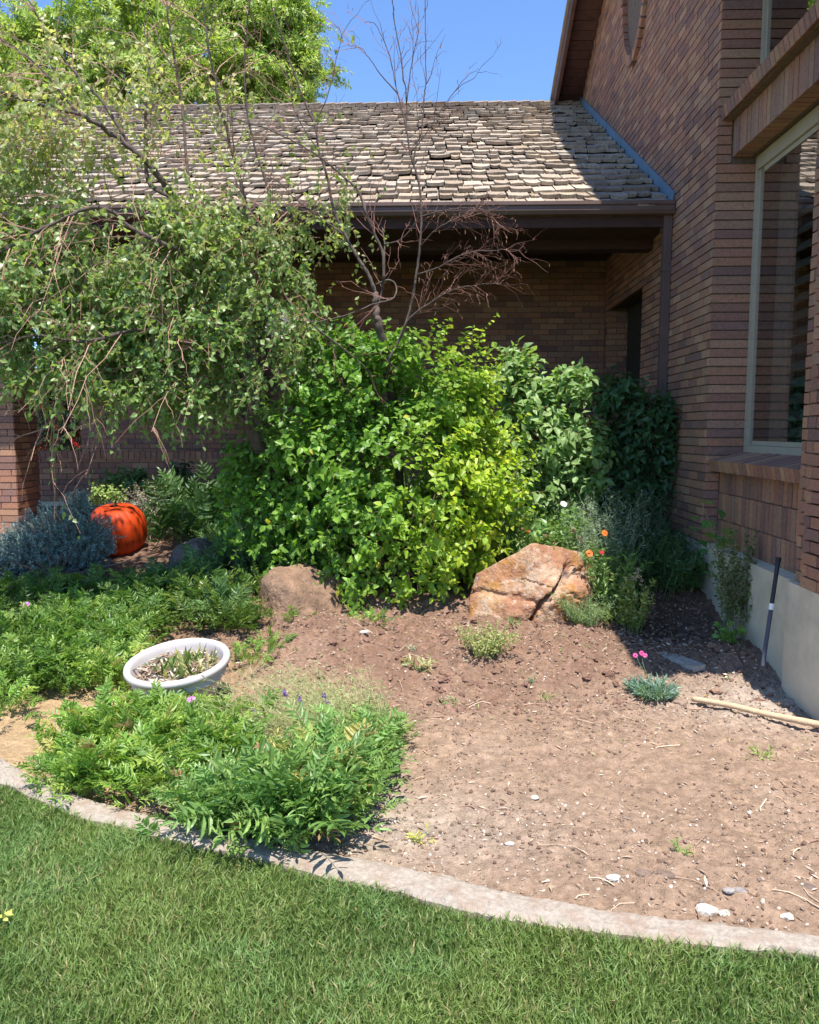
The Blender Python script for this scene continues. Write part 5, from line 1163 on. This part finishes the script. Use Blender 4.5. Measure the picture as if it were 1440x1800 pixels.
p = np.array(atT(1352, 1150)); p[0] = min(p[0], 1.95); stem_plant('small_weed', 'small bright weed at the foot of the thin rod by the foundation', 'plant', p, 16, .14, .07, .05, LF_OVAL, [[.14, .28, .05], [.18, .32, .07]], 5, disc=.03)
rod = empty('marker_rod', (0, 0, 0), 'thin rod with black top, white band and blue grey lower part leaning on the foundation', 'rod')
q0 = atX(1344, 1150, 1.93); q1 = atX(1369, 980, 2.035)
for nm, f0, f1, r_, c_ in (('lower_section', -.12, .46, .0125, (.055, .06, .085)), ('white_band', .455, .52, .0135, (.8, .8, .78)), ('upper_section', .515, .96, .0125, (.02, .02, .022)), ('cap', .955, 1.0, .016, (.012, .012, .012))):
    mb = MB(); tube(mb, [q0 + (q1 - q0) * f0, q0 + (q1 - q0) * f1], r_, 14, c_); mb.build(nm, M_PVC, rod)
q = atT(1196, 1170); mb = MB(); A = nrm(np.array([-.42, .9, .0])); N3 = np.array([.0, -.08, 1.]); B3 = np.cross(A, N3)
V = boxv(q + [0, 0, .03], np.stack([A, nrm(B3), nrm(N3)]), (.17, .045, .018)); mb.add(V, BOXF); o = mb.build('stone_slab', rough_mat('grey_slab', (.34, .32, .29), .9, .2, 30, .3, .8, 60, .006)); tag(o, 'narrow grey stone slab half sunk in soil at the edge of the wall shade', 'slab')
q0 = atT(1217, 1238); q1 = atT(1440, 1286); q2 = q1 + (q1 - q0) * .8; q0[2] = float(gz(q0[0], q0[1])[0]) + .03; q1[2] = float(gz(q1[0], q1[1])[0]) + .028; q1[2] += .015; q2[2] = .05
mb = MB(); Q = spline([q0, q0 * .7 + q1 * .3 + [0, .006, .004], q0 * .4 + q1 * .6 + [0, -.004, 0], q1, q2], 8); tube(mb, Q, np.linspace(.0155, .019, len(Q)) * (1 + .05 * R.normal(size=len(Q))), 10); o = mb.build('wooden_stick', M_STICK, None, True); tag(o, 'pale peeled wooden stick lying on the soil at the right edge', 'stick')

# ================================================================== litter on the bare soil
def bedpts(n, xr=(-1.6, 2.05), yr=(2.25, 6.0), f=None):
    x = R.uniform(*xr, n); y = R.uniform(*yr, n); eb = np.interp(x, np.sort(B[:, 0]), B[np.argsort(B[:, 0]), 1]); k = y > eb + .03
    if f is not None: k &= f(x, y)
    x, y = x[k], y[k]; return np.stack([x, y, gz(x, y)], -1)
def scatter_rocks(name, lab, n, s0, s1, cols, f=None, m=M_STONE, xr=(-1.6, 2.05), yr=(2.25, 6.0), flat=.6, sink=.2, T=None, cat='soil'):
    P = bedpts(n, xr, yr, f); n = len(P); s = np.exp(R.uniform(math.log(s0), math.log(s1), n)); d = rdir(n); mb = MB()
    for v in range(6):
        V, F = (ICO1 if T is None else T); Vv = V * (1 + .60 * noise(V * 1.9 + v * 9, v))[:, None] * [1, R.uniform(.6, .9), flat]; j = np.arange(v, n, 6)
        a = R.uniform(0, 6.28, len(j)); ti = R.normal(0, .35, len(j)); ca, sa = np.cos(a), np.sin(a); z = np.zeros(len(j)); o1 = np.ones(len(j))
        M = np.stack([np.stack([ca, -sa, ti], -1), np.stack([sa, ca, z], -1), np.stack([-ti * ca, z, o1], -1)], 1) * s[j][:, None, None]
        mb.inst((Vv, [F]), M, P[j] + [0, 0, 0] + np.outer(s[j] * flat * (1 - sink * 2), [0, 0, 1]), palette(len(j), cols, None, .2))
    o = mb.build(name, m); tag(o, lab, cat, kind='stuff'); return o
rough_zone = lambda x, y: R.random(len(x)) < np.clip(.06 + .9 * (y - 3.6) / 1.6 + .5 * noise2(x, y, 2.2, 91), .05, 1)
scatter_rocks('soil_clods', 'loose crumbly brown soil clods over the dug bed', 12000, .004, .017, [[.31, .205, .145], [.35, .24, .175], [.26, .165, .12], [.38, .27, .20]], rough_zone, M_SOIL, flat=.55, sink=.35)
scatter_rocks('soil_crumbs', 'small dry soil crumbs over the raked front of the bed', 9000, .003, .011, [[.33, .23, .17], [.28, .19, .14], [.38, .28, .21], [.24, .155, .115]], lambda x, y: (y < 4.6) & (R.random(len(x)) < np.clip(.55 + .9 * noise2(x, y, 3.1, 97, 2), .1, 1)), M_SOIL, flat=.6, sink=.2)
scatter_rocks('soil_clods', 'larger torn soil clods near the boulders and shrub', 520, .016, .036, [[.28, .165, .12], [.31, .19, .14], [.23, .135, .10]], lambda x, y: (y > 4.4 + .5 * noise2(x, y, 1.5, 93)) & (R.random(len(x)) < .75), M_SOIL, flat=.55, sink=.35, T=ICO2)
scatter_rocks('gravel', 'fine pale grit and gravel mixed into the dry soil', 14000, .003, .009, [[.42, .34, .27], [.36, .27, .20], [.50, .43, .36], [.28, .18, .13]], lambda x, y: R.random(len(x)) < .12 + .6 * np.exp(-((x - 1.95) ** 2 / .4 + (y - 4.45) ** 2 / .15)) + .5 * np.exp(-((x + .2) ** 2 / .6 + (y - 2.95) ** 2 / .1)) + .3 * (y < 3.2), cat='gravel')
P = bedpts(1700); n = len(P); mb = MB(); d = R.normal(size=(n, 3)) * [1, 1, .15]
mb.inst(LF_THIN, frames(d, UP + R.normal(0, .35, (n, 3)), np.exp(R.uniform(math.log(.012), math.log(.055), n))), P + [0, 0, .004], palette(n, [[.46, .35, .25], [.38, .26, .18], [.56, .46, .36], [.26, .16, .11]])); o = mb.build('wood_chips', M_TWIG); tag(o, 'scattered straw coloured wood chips and bark bits on soil', 'mulch', kind='stuff')
P = bedpts(420, f=lambda x, y: (y > 3.6) | (R.random(len(x)) < .25)); n = len(P); mb = MB(); d = R.normal(size=(n, 3)) * [1, 1, .25] + [0, 0, .25]
mb.inst(LF_NARROW, frames(d, UP + R.normal(0, .4, (n, 3)), R.uniform(.018, .05, n)), P + [0, 0, .006], palette(n, [[.30, .36, .14], [.20, .28, .10], [.42, .42, .22], [.36, .25, .12]])); o = mb.build('leaf_litter', M_LEAF); tag(o, 'torn green and yellow leaf scraps strewn over the soil', 'leaf litter', kind='stuff')
mb = MB(); P = bedpts(150)
for p in P:
    L = R.uniform(.04, .20); a = R.uniform(0, 6.28); d = np.array([math.cos(a), math.sin(a), 0]); s_ = np.array([-d[1], d[0], 0]); Q = [p + d * L * f + s_ * L * .22 * math.sin(f * 3 + a) for f in (0, .33, .66, 1)]
    Q = np.array(Q); Q[:, 2] = gz(Q[:, 0], Q[:, 1]) + .006; tube(mb, Q, R.uniform(.0012, .003), 4, palette(1, [[.42, .28, .19], [.30, .18, .13], [.55, .42, .30]])[0])
o = mb.build('twig_litter', M_TWIG); tag(o, 'thin dry twigs and roots lying on the soil', 'twigs', kind='stuff')
# shaded mulch under the wall with pale leaf bits
P = bedpts(1500, (1.3, 2.05), (4.75, 6.4)); n = len(P); mb = MB(); d = R.normal(size=(n, 3)) * [1, 1, .3]
mb.inst(LF_SMALL, frames(d, UP + R.normal(0, .5, (n, 3)), R.uniform(.012, .035, n)), P + [0, 0, .008], palette(n, [[.30, .22, .15], [.20, .13, .09], [.48, .40, .30], [.13, .09, .07]])); o = mb.build('dead_leaves', M_TWIG); tag(o, 'dead leaf litter on dark soil in the wall shade', 'leaf litter', kind='stuff')
# single stones that show
for i, (x, y, s_, c_, lab) in enumerate(((940, 1403, .020, (.62, .58, .50), 'small white stone on open soil, farthest from the curb'), (896, 1481, .016, (.62, .60, .56), 'tiny white stone left of centre on the dry soil'), (1078, 1547, .028, (.60, .57, .52), 'pale flat stone left of the two brown clods near the curb'), (1243, 1602, .036, (.64, .60, .52), 'largest pale stone touching the curb edge'),
        (1272, 1603, .020, (.55, .50, .44), 'pale stone just right of the largest pale stone'), (1281, 1578, .022, (.36, .33, .30), 'grey stone in the small group above the curb, left one'), (1300, 1572, .024, (.34, .30, .28), 'grey stone in the small group above the curb, right one'), (1383, 1612, .022, (.62, .58, .48), 'yellowish pale stone near the right end of the curb'),
        (1133, 1537, .030, (.24, .17, .13), 'dark brown clod left of a similar one near the curb'), (1170, 1540, .034, (.22, .155, .12), 'dark brown clod right of a similar one near the curb'), (1196, 1238, .05, (.34, .24, .18), 'reddish stone beside the left end of the stick'), (1423, 1560, .024, (.2, .15, .13), 'dark stone at the right picture edge above the curb'), (640, 1135, .03, (.6, .57, .5), 'pale crumpled scrap of stone right of the brown boulder'))):
    p = atT(x, y); V, F = ICO2; v = V * (1 + .30 * noise(V * 1.5 + i * 5.3, i))[:, None] * [1, .75, .45]; v[:, 2] = np.clip(v[:, 2], -.3, .32); p[2] = float(gz(p[0], p[1])[0]) + s_ * .1
    mb = MB(); mb.add(v * s_, F, np.array(c_) * .72); o = mb.build('stone', M_STONE, None, False); o.location = p; tag(o, lab, 'stone', 'loose stones on the bed')
# little weeds, fallen sprigs
for i, (x, y, h, cols, lab) in enumerate(((958, 1225, .05, [[.36, .42, .18]], 'tiny yellow green sprig on soil left of the cushion plant'), (1340, 1325, .06, [[.32, .42, .12]], 'tiny weed on open soil below the wooden stick'), (1010, 1098, .05, [[.3, .38, .14]], 'tiny sprout on the soil in front of the feathery mound'), (795, 1235, .06, [[.24, .36, .16]], 'uprooted green sprig lying on the soil centre'), (930, 1195, .05, [[.26, .34, .22]], 'flattened grey green sprig left of the pink blooms'), (1200, 1505, .04, [[.2, .34, .08]], 'tiny green weed on the dry soil above the curb'), (735, 1480, .05, [[.55, .55, .12]], 'fallen yellow green leaf bundle near the curb'), (745, 1180, .12, [[.45, .42, .22], [.3, .36, .14]], 'thin upright straw coloured sprout in the dug soil'), (720, 1155, .04, [[.45, .48, .36]], 'pale grey sprig on the dug soil below the shrub'), (660, 1290, .07, [[.2, .3, .12]], 'wilted sprig at the right edge of the green planting'), (905, 1110, .07, [[.2, .3, .12]], 'short sprout at the foot of the red boulder'))):
    p = np.array(atT(x, y)); stem_plant('small_weed', lab, 'weed', p, 7, h, h * 1.1, h * .55, LF_NARROW, cols, 6, disc=.015, group='small weeds on the soil')
# yellow leaf on the lawn
mb = MB(); p = atY(12, 1612, onZ(12, 1612, .05)[1]); n = 6; mb.inst(LF_BIRCH, frames(R.normal(size=(n, 3)) * [1, 1, .5], UP + R.normal(0, .5, (n, 3)), R.uniform(.018, .03, n)), p + R.normal(0, .008, (n, 3)), palette(n, [[.62, .55, .10], [.55, .50, .14]])); o = mb.build('yellow_leaf', M_LEAF); tag(o, 'fallen yellow leaf on the lawn at the left picture edge', 'leaf')
